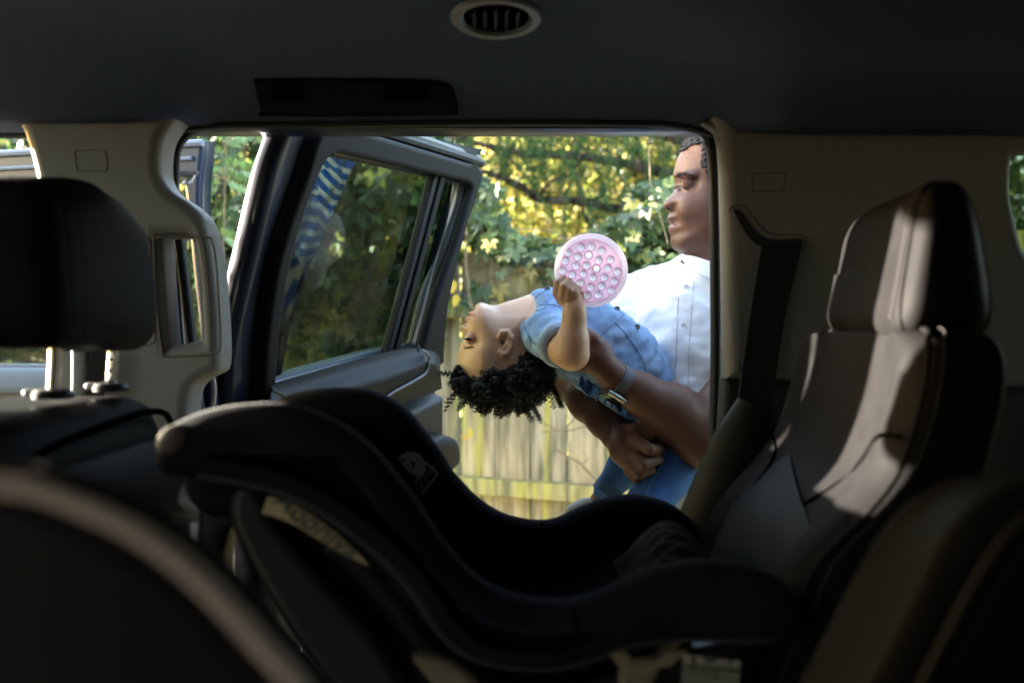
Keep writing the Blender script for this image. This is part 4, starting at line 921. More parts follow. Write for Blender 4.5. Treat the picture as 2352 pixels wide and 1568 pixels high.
# pinnate sprig close to the door and a few bare twigs
rg = np.random.RandomState(51)
pin = thing("leafy_sprig", tuple(T(520, 900, 3.4))[:2] + (0,), "bright pinnate leaf sprig just right of the grip pillar", "sprig")
Cc = []; Dd = []; Nn = []; stems = [tube([T(470, 1500, 3.5), T(500, 900, 3.45), T(512, 600, 3.4), T(516, 440, 3.4), T(524, 280, 3.4)], [.006, .005, .004, .003, .002], 6)]
for (x0, y0, x1, y1) in ((514, 360, 446, 330), (512, 400, 590, 440), (512, 330, 560, 296), (510, 420, 440, 450), (513, 380, 588, 395), (508, 500, 440, 480), (508, 540, 580, 560), (506, 600, 450, 640), (505, 640, 570, 690)):
    a = T(x0, y0, 3.4); b = T(x1, y1, 3.4 - .12); stems.append(tube([a, b], .0015, 5)); d = (b - a).normalized(); s_ = Vector((0, .8, .6)).cross(d).normalized()
    for k in range(8):
        p = a.lerp(b, .15 + .85 * k / 7)
        for sg in (-1, 1): Cc.append(p); Dd.append(d * .5 + s_ * sg); Nn.append(Vector((0, -.5, .9)) + Vector(rg.normal(size=3)) * .15)
S = rg.uniform(.040, .055, len(Cc))
put("leaves", leafmesh(np.array([tuple(v) for v in Cc]), np.array([tuple(v) for v in Dd]), np.array([tuple(v) for v in Nn]), S, S * .42, pick([(.16, .26, .09), (.20, .30, .11)], len(Cc), rg)), M_leafg, pin, smooth=False)
put("stem", join(stems), M_twig, pin)
tw = thing("bare_twig", tuple(fpos(1350, 1100, .10)), "bare tan twig slanting across the lower fence boards", "twig", "thin twigs against the fence")
put("twig_stem", tube([fpos(*p, .14) for p in cr([(1264, 1021), (1290, 1040), (1330, 1062), (1352, 1085), (1390, 1120), (1440, 1150)], 5, False)], .0042, 6), M_twig, tw)
put("twig_fork", tube([fpos(*p, .14) for p in cr([(1330, 1062), (1345, 1060), (1352, 1052)], 4, False)], .002, 6), M_twig, tw)
tw2 = thing("bare_twig", tuple(fpos(1300, 985, .10)), "forked pale twig under the child's hanging curls", "twig", "thin twigs against the fence")
put("twig_stem", tube([fpos(*p, .14) for p in cr([(1245, 992), (1270, 990), (1310, 988), (1340, 980), (1380, 965)], 5, False)], .003, 6), M_twig, tw2)
put("twig_fork", tube([fpos(*p, .14) for p in cr([(1295, 985), (1310, 972), (1322, 955), (1330, 930)], 5, False)], .003, 6), M_twig, tw2)
put("twig_fork", tube([fpos(*p, .13) for p in cr([(1200, 940), (1225, 960), (1255, 975), (1285, 990)], 5, False)], .0025, 6), M_twig, tw2)
tw3 = thing("bare_twig", tuple(fpos(1075, 640, .12)), "thin tan vine stem hanging beside the open door's edge", "twig", "thin twigs against the fence")
put("twig_stem", tube([fpos(*p, .34) for p in cr([(1068, 500), (1072, 540), (1070, 600), (1076, 650), (1080, 690), (1094, 730)], 5, False)], .004, 6), M_twig, tw3)
tw4 = thing("bare_twig", tuple(fpos(1500, 440, .3)), "long pale bramble stem arching just left of the man's face", "twig", "thin twigs against the fence")
put("twig_stem", tube([fpos(*p, .5) for p in cr([(1488, 300), (1492, 380), (1496, 430), (1510, 475), (1522, 515), (1535, 560)], 5, False)], .0018, 6), M_twig, tw4)
def one_leaf(name, px, py, off, d, L_, w, col, label, grp):
    me = leafmesh(np.array([tuple(fpos(px, py, off))]), np.array([d], float), np.array([(-.3, -.9, .3)]), np.array([L_]), np.array([w]), np.array([col]))
    put(name, me, M_leafg, label=label, cat="leaf", group=grp, smooth=False)
PG, YG = "pale leaves by the jeans", "yellow leaves on the fence"
one_leaf("pale_leaf", 1400, 1072, .2, (.6, -.2, .75), .10, .05, (.22, .30, .20), "long pale green leaf pointing up right, left of the child's jeans", PG)
one_leaf("pale_leaf", 1440, 1075, .2, (.05, -.2, .9), .085, .045, (.22, .30, .20), "upright pale green leaf touching the man's lower hand", PG)
one_leaf("yellow_leaf", 1058, 1002, .1, (.9, -.4, -.1), .04, .022, (.55, .32, .06), "small orange leaf lying flat on the fence board below the curls", YG)
one_leaf("yellow_leaf", 1080, 1005, .1, (-.1, 0, .9), .04, .022, (.60, .45, .04), "small yellow leaf standing upright on the fence below the curls", YG)
one_leaf("yellow_leaf", 1040, 640, .4, (-.1, 0, -.9), .055, .034, (.62, .42, .06), "upper drooping yellow leaf by the open door's edge", YG)
one_leaf("yellow_leaf", 1050, 675, .4, (-.3, 0, -.9), .05, .03, (.62, .45, .05), "lower drooping yellow leaf above the child's face", YG)
# ------------------------------------------------------------------ people
from mathutils.bvhtree import BVHTree
def bvh(me):
    return BVHTree.FromPolygons([v.co.copy() for v in me.vertices], [tuple(p.vertices) for p in me.polygons])
def cast(bt, px, py, off=0.0):
    r = Vector(((px - 1176) / F, 1, -(py - 784) / F)).normalized(); h = bt.ray_cast(C0, r)
    if h[0] is None: return None
    return h[0] + (h[1] if h[1].dot(r) < 0 else -h[1]) * off
def line(bt, pts, off=0.0, n=5):
    out = [cast(bt, x, y, off) for x, y in cr(pts, n, False)]; return [p for p in out if p is not None]
def sline(bt, pts, r, off=0.0, n=5, seg=6): return tube(line(bt, pts, off, n), r, seg)
def xz(pts, d): return [(T(x, y, d).x, T(x, y, d).z) for x, y in pts]

# ================= man
man = thing("person", (.42, 2.03, 0), "man in a white short-sleeved shirt holding the child, looking down to the left", "person", "people by the open door")
YM = 1.985
HP = [(1611, 309), (1588, 316), (1571, 333), (1563, 350), (1557, 363), (1552, 378), (1548, 393), (1546, 403), (1549, 413), (1551, 424), (1548, 438), (1539, 450), (1528, 461), (1523, 470), (1525, 477), (1532, 482), (1538, 486), (1536, 494), (1531, 502), (1533, 507), (1538, 511), (1541, 515), (1537, 520), (1535, 527), (1538, 535), (1542, 541), (1540, 550), (1542, 563), (1550, 574), (1568, 581), (1600, 590), (1640, 596), (1720, 590), (1748, 530), (1768, 470), (1774, 410), (1758, 350), (1720, 315), (1670, 300)]
hp = xz(cr(HP, 4), YM)
F1 = Field((.02, 1.62, 1.00), (.74, 2.36, 1.90), .0032)
def wman(X, Z):   # half width of the head over its side view
    base = .074 + 0 * X + 0 * Z
    jaw = np.clip((CZ + .105 - Z) / .08, 0, 1); return base * (1 - .18 * jaw) * (1 - .16 * np.clip((T(1600, 0, YM).x - X) / .06, 0, 1))
F1.profile(hp, YM, .068, wman, k=.004)
s = T(1570, 430, YM); F1.ell((s.x, YM - .060, s.z), (.016, .012, .010), .012, cut=True)          # near eye socket
F1.ell((s.x + .002, YM - .046, s.z - .001), (.0125, .0115, .0105), .004)
F1.cone(T(1556, 404, YM - .045), T(1592, 400, YM - .062), .006, .006, .012)                       # brow ridge
F1.ell(T(1595, 480, YM - .050), (.030, .018, .026), .02)                                          # cheek
F1.ell(T(1536, 473, YM - .014), (.012, .010, .009), .006)                                         # nostril wing
F1.cone(T(1580, 560, YM - .03), T(1660, 540, YM - .055), .014, .016, .02)                         # jaw
F1.cone(T(1655, 540, YM), T(1662, 650, YM + .02), .060, .066, .02)                                # neck
sh = [T(1478, 672, 2.12), Vector((.534, 1.86, 1.535))]
F1.chain([(.30, 2.10, 1.50), (.41, 2.02, 1.53), (.50, 1.90, 1.50)], [.07, .085, .07], .03)
F1.cone((.39, 2.0, 1.45), (.41, 2.03, 1.05), .115, .12, .03)
# left arm (watch arm)
eL, wL = T(1604, 985, 1.80), T(1413, 868, 1.745)
F1.chain([(.52, 1.87, 1.50), (.47, 1.84, 1.42), eL + Vector((.012, .004, -.004))], [.062, .056, .052], .02)
m1 = eL.lerp(wL, .32)
F1.chain([eL, m1, eL.lerp(wL, .7), wL], [.052, .050, .034, .0265], .02)
F1.ell(eL + Vector((-.004, -.018, -.030)), (.045, .04, .035), .03)
hL = T(1368, 822, 1.735)
F1.chain([wL, hL], [.026, .028], .012); F1.ell(T(1362, 812, 1.733), (.034, .018, .030), .012)
for i, (a, b, c) in enumerate([((1352, 795), (1318, 778), (1290, 782)), ((1348, 808), (1310, 798), (1280, 800)), ((1348, 824), (1310, 820), (1285, 818)), ((1350, 840), (1318, 840), (1296, 836))]):
    F1.chain([T(*a, 1.735), T(*b, 1.722), T(*c, 1.738)], [.0115, .0098, .0085], .004)
F1.chain([T(1378, 800, 1.73), T(1362, 778, 1.722), T(1350, 764, 1.73)], [.014, .011, .0095], .008)
# right arm, passing under the child and closing round its legs
eR, wR = T(1322, 868, 1.985), T(1416, 996, 1.83)
F1.chain([(.29, 2.12, 1.50), (.20, 2.08, 1.44), eR], [.06, .055, .046], .02)
F1.chain([eR, eR.lerp(wR, .4), eR.lerp(wR, .75), wR], [.046, .043, .033, .028], .02)
F1.chain([wR, T(1442, 1032, 1.785), T(1452, 1046, 1.775)], [.027, .030, .027], .014)
fin = [([(1440, 1012), (1462, 1008), (1492, 1032), (1516, 1030)], [1.775, 1.755, 1.735, 1.755], .0108),
       ([(1446, 1035), (1462, 1045), (1478, 1066), (1513, 1055)], [1.77, 1.752, 1.733, 1.752], .0106),
       ([(1440, 1052), (1452, 1068), (1468, 1088), (1497, 1080)], [1.77, 1.752, 1.738, 1.752], .0100),
       ([(1438, 1062), (1446, 1080), (1458, 1098), (1480, 1098)], [1.785, 1.77, 1.758, 1.765], .0088)]
for pts, ds, r in fin: F1.chain([T(*p, d) for p, d in zip(pts, ds)], [r * 1.12, r * 1.08, r, r * .82], .0035)
F1.chain([T(1430, 990, 1.80), T(1462, 985, 1.775), T(1492, 1003, 1.765)], [.014, .0115, .0095], .008)
# ear (mostly behind the pillar edge)
ec = T(1660, 465, YM - .074); F1.ell(ec, (.016, .010, .030), .006)
bm_ = F1.mesh(2)
sk = np.array([.135, .062, .038])
def manskin(co):
    c = np.tile(sk, (len(co), 1)); n = np.array([mnoise.noise(Vector(p) * 22) for p in co[::1]]) if len(co) < 120000 else np.zeros(len(co))
    c *= (1 + .07 * n)[:, None]
    for px, py, rx, rz, col, w in ((1537, 503, .007, .0055, (.13, .052, .045), .85), (1539, 522, .010, .007, (.19, .08, .07), .85), (1532, 478, .02, .014, (.17, .078, .048), .5), (1568, 404, .022, .0038, (.05, .03, .022), .6)):
        q = T(px, py, YM); g = np.exp(-(((co[:, 0] - q.x) / rx) ** 2 + ((co[:, 2] - q.z) / rz) ** 2)) * w * (co[:, 1] < 2.1); c = c * (1 - g[:, None]) + np.array(col) * g[:, None]
    pal = np.exp(-((np.minimum(np.abs(co[:, 0] - T(1475, 1060, 1.75).x), 1) / .05) ** 2 + ((co[:, 2] - T(0, 1060, 1.75).z) / .05) ** 2)) * .22; c = c * (1 - pal[:, None]) + np.array((.18, .085, .045)) * pal[:, None]
    return c
paint(bm_, manskin)
M_skin = mat("brown_skin", (1, 1, 1), .5, .32, attr="Col", vary=.05, vscale=90, bump=.25, bscale=420, sss=.12, bdist=.0007)
bt = bvh(bm_)
mb = put("body", bm_, M_skin, man, angle=180)
# facial details laid on the surface
M_dark = mat("dark_lash", (.012, .008, .007), .6, .3); M_white = mat("eye_white", (.34, .29, .26), .2, .5)
ey = line(bt, [(1553, 435), (1560, 432), (1570, 432)], .0002)
put("eye", slab(Pl(cast(bt, 1562, 436, .0), (1, .18, 0), (0, 0, 1)), [(-.006, 0), (-.001, .0032), (.006, .0028), (.010, .0), (.004, -.0030), (-.002, -.0028)], -.001, .0008, .0006, px=False), M_white, man)
put("iris", slab(Pl(cast(bt, 1558, 436, .0), (1, .18, 0), (0, 0, 1)), [(-.003, .002), (.0, .0034), (.003, .003), (.004, 0), (.002, -.003), (-.002, -.0028)], .0, .0014, .0005, px=False), mat("dark_iris", (.015, .009, .006), .1, .6), man)
put("eyelash", tube(line(bt, [(1550, 433), (1556, 429), (1564, 428), (1573, 431), (1580, 436)], .0012), .0013, 6), M_dark, man)
put("eyelid_fold", tube(line(bt, [(1554, 420), (1563, 417), (1574, 420), (1584, 428)], -.0002), .0008, 6), mat("skin_fold", (.10, .048, .032), .6, .3), man)
put("eyelid_fold", tube(line(bt, [(1556, 443), (1564, 446), (1576, 445)], -.0003), .0007, 6), mat("skin_fold", (.10, .048, .032)), man)
rg = np.random.RandomState(5)
bl = []
for k in range(70):
    px = rg.uniform(1549, 1590); py = 401 + (px - 1565) ** 2 * .012 - (px - 1549) * .10 + rg.normal() * 2.2; a = cast(bt, px, py, .0003); b = cast(bt, px + rg.uniform(3, 7), py - rg.uniform(-1, 2), .0012)
    if a and b: bl.append(tube([a, b], .00035, 4))
put("eyebrow", join(bl), M_dark, man)
np_ = cast(bt, 1534, 481, -.0012)
put("nostril", rbox(np_, (.0034, .003, .0018), .0017, 5), mat("nostril_dark", (.03, .012, .009), .8, .1), man)
put("mouth_line", tube(line(bt, [(1534, 509), (1540, 511), (1547, 514), (1553, 518)], .0), .0012, 6), mat("mouth_dark", (.05, .018, .014), .6, .2), man)
put("teeth", tube(line(bt, [(1538, 509.5), (1543, 511.5)], .0007), .0008, 6), mat("tooth_white", (.30, .26, .22), .5, .3), man)
put("crease", tube(line(bt, [(1538, 460), (1546, 470), (1549, 482), (1546, 488)], -.0004), .0009, 6), mat("skin_fold", (.10, .048, .032)), man)
for y in (352, 362): put("crease", tube(line(bt, [(1566, y + 3), (1580, y), (1596, y + 1)], -.0004), .0006, 6), mat("skin_fold", (.10, .048, .032)), man)
# short hair: cap that follows the skull with a curly surface
HH = [(1609, 306), (1588, 311), (1570, 328), (1560, 343), (1562, 350), (1570, 350), (1584, 344), (1600, 342), (1596, 358), (1595, 384), (1600, 402), (1610, 418), (1616, 445), (1634, 455), (1680, 440), (1690, 540), (1745, 560), (1780, 474), (1780, 410), (1764, 346), (1724, 309), (1670, 294)]
F2 = Field((.30, YM - .10, 1.58), (.56, YM + .10, 1.90), .0024)
HX = [(1176 + (x - 1690) * 1.022 + 514, 784 + (y - 450) * 1.025 - 334) for x, y in HP]
F2.profile(xz(cr(HX, 4), YM), YM, .068, lambda X, Z: wman(X, Z) + .0035, k=.0); F2.clip(xz(cr([(1500, 250) if False else p for p in HH], 3), YM))
rg = np.random.RandomState(8)
F2.wrinkle(.0028, 420, 4)
hm = F2.mesh(1)
hcap = put("hair", hm, mat("black_grey_hair", (.020, .018, .018), .75, .3, vary=.5, vscale=260, bump=1, bscale=700, bdist=.003), man, angle=180)
bth = bvh(hm); cl = []
for k in range(900):
    px, py = rg.uniform(1556, 1650), rg.uniform(300, 450); p = cast(bth, px, py, .0006)
    if p is None: continue
    r = rg.uniform(.0016, .0030); a0 = rg.uniform(0, 6.28); ax = Vector(rg.normal(size=3)).normalized(); u = ax.orthogonal().normalized(); v = ax.cross(u)
    cl.append(tube([p + (u * math.cos(a0 + t) + v * math.sin(a0 + t)) * r for t in lin(0, 5.2, 7)], .00038, 3, caps=False))
put("hair_curls", join(cl), mat("grey_curl", (.045, .042, .042), .5, .4), man)
# shirt
F3 = Field((.05, 1.66, .86), (.76, 2.36, 1.70), .0045)
F3.chain([(.27, 2.13, 1.50), (.41, 2.03, 1.535), (.52, 1.89, 1.50)], [.088, .098, .088], .03)
F3.cone((.39, 2.0, 1.46), (.41, 2.03, 1.02), .145, .155, .04)
F3.cone((.33, 1.93, 1.42), (.36, 1.93, 1.18), .07, .09, .05)
F3.chain([(.29, 2.12, 1.50), (.215, 2.09, 1.445)], [.082, .074], .03)
F3.chain([(.52, 1.87, 1.50), (.475, 1.83, 1.425)], [.080, .073], .03)
F3.cone((.41, 2.03, 1.05), (.42, 2.04, .90), .155, .17, .04)
F3.wrinkle(.008, 24, 6, stretch=(1, 1, .6)); F3.wrinkle(.0042, 60, 12, stretch=(1, 1, .5)); F3.wrinkle(.0014, 150, 13)
# neck hole
nc = T(1655, 598, YM); F3.ell((nc.x - .012, nc.y - .01, nc.z + .006), (.070, .070, .030), .004, cut=True)
sm = F3.mesh(1); btS = bvh(sm)
M_shirt = mat("white_cotton", (.80, .80, .82), .85, .25, bump=.5, bscale=380, bdist=.0008, vary=.02, vscale=60)
shirt = put("shirt", sm, M_shirt, man, angle=180, label="white button-up shirt with short sleeves")
# collar wings
def collar(pts, d0, d1):
    V = []
    for (x0, y0, a), (x1, y1, b) in zip(*pts): V += [T(x0, y0, a), T(x1, y1, b)]
    n = len(V) // 2; return solid(mesh(V, [(2 * i, 2 * i + 2, 2 * i + 3, 2 * i + 1) for i in range(n - 1)]), .004)
put("collar", subd(collar(([(1560, 585, 1.93), (1580, 584, 1.915), (1605, 590, 1.90), (1630, 600, 1.895), (1660, 610, 1.89)], [(1572, 604, 1.925), (1590, 618, 1.905), (1607, 634, 1.885), (1622, 640, 1.878), (1660, 655, 1.87)]), 0, 0), 2), M_shirt, shirt, angle=180)
put("placket_seam", sline(btS, [(1560, 640), (1556, 720), (1553, 800), (1551, 890), (1552, 920)], .0008, .0002), mat("shirt_seam", (.52, .52, .54), .9, .1), shirt)
put("placket_seam", sline(btS, [(1594, 640), (1588, 720), (1583, 800), (1580, 890), (1578, 920)], .0008, .0002), mat("shirt_seam", (.52, .52, .54)), shirt)
for x, y in ((1577, 660), (1571, 748), (1541, 858), (1566, 1130)):
    p = cast(btS, x, y, .001)
    if p: put("button", lathe(p, (-.3, -1, 0), [(.0055, 0), (.0058, .0012), (.005, .002), (.0035, .0016)], 16), mat("pearl_button", (.78, .77, .75), .5, .3), shirt)
# trousers and shoes (below the sill line)
F4 = Field((.12, 1.78, .0), (.72, 2.30, 1.06), .009)
F4.cone((.42, 2.04, .98), (.42, 2.04, .90), .15, .165, .04)
F4.chain([(.34, 2.10, .88), (.33, 2.10, .50), (.34, 2.12, .10)], [.10, .075, .062], .03); F4.chain([(.50, 1.97, .88), (.50, 1.97, .50), (.50, 1.99, .10)], [.10, .075, .062], .03)
F4.wrinkle(.005, 24, 9)
put("trousers", F4.mesh(1), mat("pale_grey_cotton", (.42, .42, .46), .9, .2, bump=.4, bscale=300), man, angle=180)
for c in ((.31, 2.09, .045), (.46, 1.95, .045)): put("shoe", rbox(c, (.13, .05, .045), .04, 8, lambda p: Vector((p.x, p.y, p.z * (1.0 if p.x > 0 else .75) - (.0 if p.x > 0 else .01)))), mat("grey_shoe", (.12, .12, .12), .7, .3), man)
# wristwatch
wd = (eL - wL).normalized(); q = Vector((0, -1, 0)); q = (q - q.dot(wd) * wd).normalized(); q2 = wd.cross(q)
wc = wL + wd * .010
ring = [wc + (q * math.cos(a) * .0285 + q2 * math.sin(a) * .0285) for a in [2 * math.pi * k / 40 for k in range(40)]]
rb_ = []
V = []
for p in ring:
    n_ = (p - wc).normalized()
    for (s_, t_) in ((-.010, .0), (-.009, .0026), (.009, .0026), (.010, 0)): V.append(p + wd * s_ + n_ * t_)
watch = put("wristwatch", mesh(V, [(4 * i + j, 4 * ((i + 1) % 40) + j, 4 * ((i + 1) % 40) + j + 1, 4 * i + j + 1) for i in range(40) for j in range(3)]), mat("grey_strap", (.10, .105, .12), .6, .3), man, label="grey-strapped wristwatch with a square dark face")
ang = math.radians(130)
up = (T(1372, 905, 1.728) - wc); up = (up - up.dot(wd) * wd).normalized(); sd2 = wd.cross(up)
PW = Pl(wc + up * .031, wd, sd2)
if PW.N.dot(up) < 0: PW = Pl(wc + up * .031, wd, -sd2)
put("watch_case", slab(PW, [(-.019, -.016), (-.019, .016), (-.015, .020), (.015, .020), (.019, .016), (.019, -.016), (.015, -.020), (-.015, -.020)], -.003, .006, .003, px=False), M_chrome, watch)
put("watch_face", slab(PW, [(-.016, -.014), (-.016, .014), (-.012, .017), (.012, .017), (.016, .014), (.016, -.014), (.012, -.017), (-.012, -.017)], .004, .0068, .001, px=False), mat("watch_glass", (.006, .010, .010), .05, .6), watch)
# ================= child
kid = thing("person", tuple(T(1540, 1000, 1.87)), "curly-haired toddler in blue denim leaning back upside down with a raised arm", "person", "people by the open door")
YC = 1.84
KP = [(1224, 684), (1189, 692), (1161, 702), (1144, 706), (1127, 701), (1112, 696), (1103, 695), (1096, 698), (1090, 706), (1090, 712), (1085, 714), (1077, 717), (1077, 722), (1080, 725), (1074, 727), (1068, 731), (1069, 736), (1074, 741), (1072, 744), (1064, 745), (1058, 750), (1060, 757), (1067, 767), (1067, 777), (1060, 786), (1055, 802), (1051, 820), (1049, 838), (1052, 860), (1068, 890), (1100, 915), (1145, 925), (1195, 915), (1230, 885), (1246, 845), (1244, 805), (1236, 780), (1240, 740), (1234, 700)]
F5 = Field((-.14, 1.60, 1.06), (.36, 2.02, 1.58), .0020)
def wkid(X, Z):
    fr = np.clip((T(1110, 0, YC).x - X) / .05, 0, 1); ch = np.clip((Z - T(0, 730, YC).z) / .05, 0, 1)
    return .068 * (1 - .20 * fr) * (1 - .32 * ch) + 0 * X
F5.profile(xz(cr(KP, 4), YC), YC, .060, wkid, k=.003)
s = T(1078, 776, YC); F5.ell((s.x, YC - .050, s.z), (.010, .010, .011), .010, cut=True); F5.ell((s.x + .004, YC - .043, s.z - .001), (.0105, .010, .0095), .004)
F5.ell(T(1112, 742, YC - .036), (.026, .018, .024), .018)      # cheek
F5.ell(T(1070, 751, YC - .008), (.006, .008, .005), .005)      # nostril wing
# ear
e0 = YC - .0665
F5.chain([T(x, y, e0 - .002) for x, y in [(1146, 775), (1152, 763), (1164, 762), (1173, 775), (1174, 795), (1167, 810), (1156, 815), (1149, 808)]], [.0034, .0038, .004, .0042, .004, .004, .0048, .004], .003)
F5.ell(T(1160, 788, e0 + .002), (.011, .004, .019), .005); F5.ell(T(1156, 786, e0 - .004), (.006, .004, .009), .003, cut=True)
F5.chain([T(x, y, e0 - .001) for x, y in [(1166, 775), (1165, 790), (1158, 800)]], [.0022, .0024, .002], .003)
F5.cone(T(1175, 742, YC), T(1232, 740, YC), .037, .041, .02)   # neck
F5.chain([T(1262, 750, 1.84), T(1340, 772, 1.85), T(1415, 822, 1.855), T(1455, 875, 1.865), T(1530, 960, 1.88)], [.058, .066, .064, .058, .06], .03)
F5.cone(T(1255, 768, 1.785), T(1262, 745, 1.90), .036, .036, .03)
el = T(1314, 812, 1.655); wr = T(1320, 712, 1.645)
F5.chain([T(1255, 768, 1.78), T(1288, 795, 1.71), el], [.034, .030, .0270], .012)
F5.chain([el, el.lerp(wr, .35), el.lerp(wr, .8), wr, T(1318, 692, 1.652)], [.0255, .0240, .0178, .0155, .0165], .012)
F5.ell(T(1310, 688, 1.662), (.019, .011, .016), .006)
KF = [([(1290, 692), (1279, 672), (1280, 650), (1294, 638)], [1.660, 1.648, 1.642, 1.650]),
      ([(1300, 697), (1292, 680), (1294, 658), (1307, 645)], [1.655, 1.641, 1.635, 1.645]),
      ([(1311, 700), (1306, 687), (1307, 667), (1317, 655)], [1.653, 1.639, 1.634, 1.645]),
      ([(1321, 700), (1320, 690), (1321, 674), (1328, 662)], [1.653, 1.641, 1.637, 1.646])]
for i, (p, d) in enumerate(KF): F5.chain([T(*a, b) for a, b in zip(p, d)], [.0078, .0076, .0070, .0060], .0012)
F5.chain([T(1326, 690, 1.668), T(1337, 672, 1.684), T(1338, 656, 1.688)], [.0095, .0082, .0072], .005)
# far arm, hanging behind
F5.chain([T(1262, 745, 1.91), T(1290, 820, 1.95), T(1345, 870, 1.93)], [.030, .024, .018], .012)
km = F5.mesh(1)
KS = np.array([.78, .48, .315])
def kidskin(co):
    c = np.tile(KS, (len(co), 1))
    forehead_shade = np.clip((T(0, 790, YC).z - co[:, 2]) / .05, 0, 1) * (co[:, 0] < T(1140, 0, YC).x + .01); c = c * (1 - .28 * forehead_shade[:, None]) + np.array((.42, .24, .14)) * .28 * forehead_shade[:, None]  # forehead shade painted into the skin, darker towards the crown
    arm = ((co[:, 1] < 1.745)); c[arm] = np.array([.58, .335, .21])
    for px, py, d, rx, rz, col, w in ((1084, 719, YC, .007, .006, (.55, .20, .17), .8), (1077, 731, YC, .007, .005, (.55, .21, .18), .8), (1108, 742, YC, .02, .02, (.62, .34, .25), .4), (1158, 788, YC, .014, .02, (.62, .30, .20), .4), (1066, 752, YC, .006, .006, (.58, .30, .22), .5)):
        q = T(px, py, d); g = np.exp(-(((co[:, 0] - q.x) / rx) ** 2 + ((co[:, 2] - q.z) / rz) ** 2)) * w; c = c * (1 - g[:, None]) + np.array(col) * g[:, None]
    for px, py in ((1293, 637), (1306, 645), (1316, 655), (1327, 662)):
        pass
    return c
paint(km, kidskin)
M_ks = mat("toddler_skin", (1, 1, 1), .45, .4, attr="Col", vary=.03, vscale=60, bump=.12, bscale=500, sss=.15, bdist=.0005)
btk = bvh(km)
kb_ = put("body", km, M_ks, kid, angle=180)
put("eyelash", tube(line(btk, [(1068, 779), (1073, 777), (1079, 777), (1086, 780)], .0006), .0009, 5), M_dark, kid)
lsh = []
for k in range(7):
    a = cast(btk, 1068 + k * 2.2, 778 - k * .1, .0006)
    if a: lsh.append(tube([a, a + Vector((-.003, -.0015, .0018 - .0006 * k))], .00028, 4))
put("eyelash", join(lsh), M_dark, kid)
put("eye", slab(Pl(cast(btk, 1077, 780, .0), (1, .2, 0), (0, 0, 1)), [(-.006, .001), (0, .0018), (.005, .0008), (.001, -.0015), (-.004, -.001)], -.0005, .0007, .0003, px=False), mat("dark_iris", (.015, .009, .006)), kid)
M_kf = mat("toddler_skin_fold", (.34, .18, .11), .6, .3)
put("eyelid_fold", tube(line(btk, [(1069, 787), (1076, 789), (1084, 788)], -.0002), .0006, 5), M_kf, kid)
rg = np.random.RandomState(9); bl = []
for k in range(60):
    px = rg.uniform(1064, 1086); py = 798 + rg.normal() * 1.6 - (px - 1075) ** 2 * .01; a = cast(btk, px, py, .0002); b = cast(btk, px + 4, py + rg.uniform(-1, 1), .0006)
    if a and b: bl.append(tube([a, b], .00020, 4))
put("eyebrow", join(bl), mat("brown_brow", (.20, .11, .065), .7, .2), kid)
put("mouth_line", tube(line(btk, [(1080, 724), (1086, 724), (1092, 726)], -.0001), .0008, 5), mat("mouth_pink_dark", (.25, .08, .06), .6, .2), kid)
p_ = cast(btk, 1069, 747, -.0006)
if p_: put("nostril", rbox(p_, (.0018, .002, .0014), .0012, 4), mat("nostril_dark", (.03, .012, .009)), kid)
p_ = cast(btk, 1154, 786, -.0006)
if p_: put("ear_hollow", rbox(p_, (.0028, .003, .004), .0026, 4), mat("ear_shadow_skin", (.22, .09, .055), .8, .1), kid)
# hair: dark base over the skull, then ringlets
HB = [(1052, 838), (1060, 848), (1078, 860), (1092, 852), (1098, 834), (1112, 822), (1138, 816), (1160, 826), (1180, 812), (1198, 790), (1214, 776), (1232, 782), (1252, 800), (1262, 830), (1256, 868), (1238, 900), (1205, 925), (1150, 934), (1100, 922), (1066, 896), (1050, 866)]
F6 = Field((-.14, YC - .10, 1.27), (.09, YC + .10, 1.48), .0026)
F6.profile(xz(cr(HB, 3), YC), YC, .050, lambda X, Z: .080 + 0 * X + 0 * Z, k=0)
F6.wrinkle(.0045, 160, 3); hb = F6.mesh(1); bh = bvh(hb)
M_hair = mat("black_curl", (.009, .008, .009), .28, .6)
hairo = put("hair", hb, mat("black_hair_base", (.008, .007, .008), .7, .2, bump=1, bscale=300, bdist=.004), kid, angle=180)
rg = np.random.RandomState(14); V = []; Q = []; nv = 0
def helix(p, ax, R, turns, pitch, th, sag=.0, seg=3, npt=10, grow=0.0, a0=0.0):
    global nv
    u = ax.orthogonal().normalized(); v = ax.cross(u); n = int(turns * npt); prev = None; pts = []
    for i in range(n + 1):
        t = i / npt; a = a0 + 2 * math.pi * t; rr = R * (1 + grow * t) * (1 - .35 * i / n)
        pts.append(p + ax * pitch * t + Vector((0, 0, -sag * t * t)) + (u * math.cos(a) + v * math.sin(a)) * rr)
    for i, c in enumerate(pts):
        d = (pts[min(i + 1, n)] - pts[max(i - 1, 0)]).normalized(); a = d.orthogonal().normalized(); b = d.cross(a)
        for k in range(seg): an = 2 * math.pi * k / seg; V.append(c + (a * math.cos(an) + b * math.sin(an)) * th)
        if i:
            for k in range(seg): l = (k + 1) % seg; o = nv + (i - 1) * seg; Q.append((o + k, o + l, o + seg + l, o + seg + k))
    nv += (n + 1) * seg
def ringlet(p, ax, R, turns, pitch, th=.00042, n=5, sag=.0002):
    a0 = rg.uniform(0, 6.28)
    for k in range(n): helix(p + Vector(rg.normal(size=3)) * .0005, (ax + Vector(rg.normal(size=3)) * .04).normalized(), R * rg.uniform(.86, 1.1), turns + rg.uniform(-.3, .3), pitch * rg.uniform(.94, 1.06), th, sag=sag, a0=a0 + rg.normal() * .22)
cen = T(1158, 870, YC)
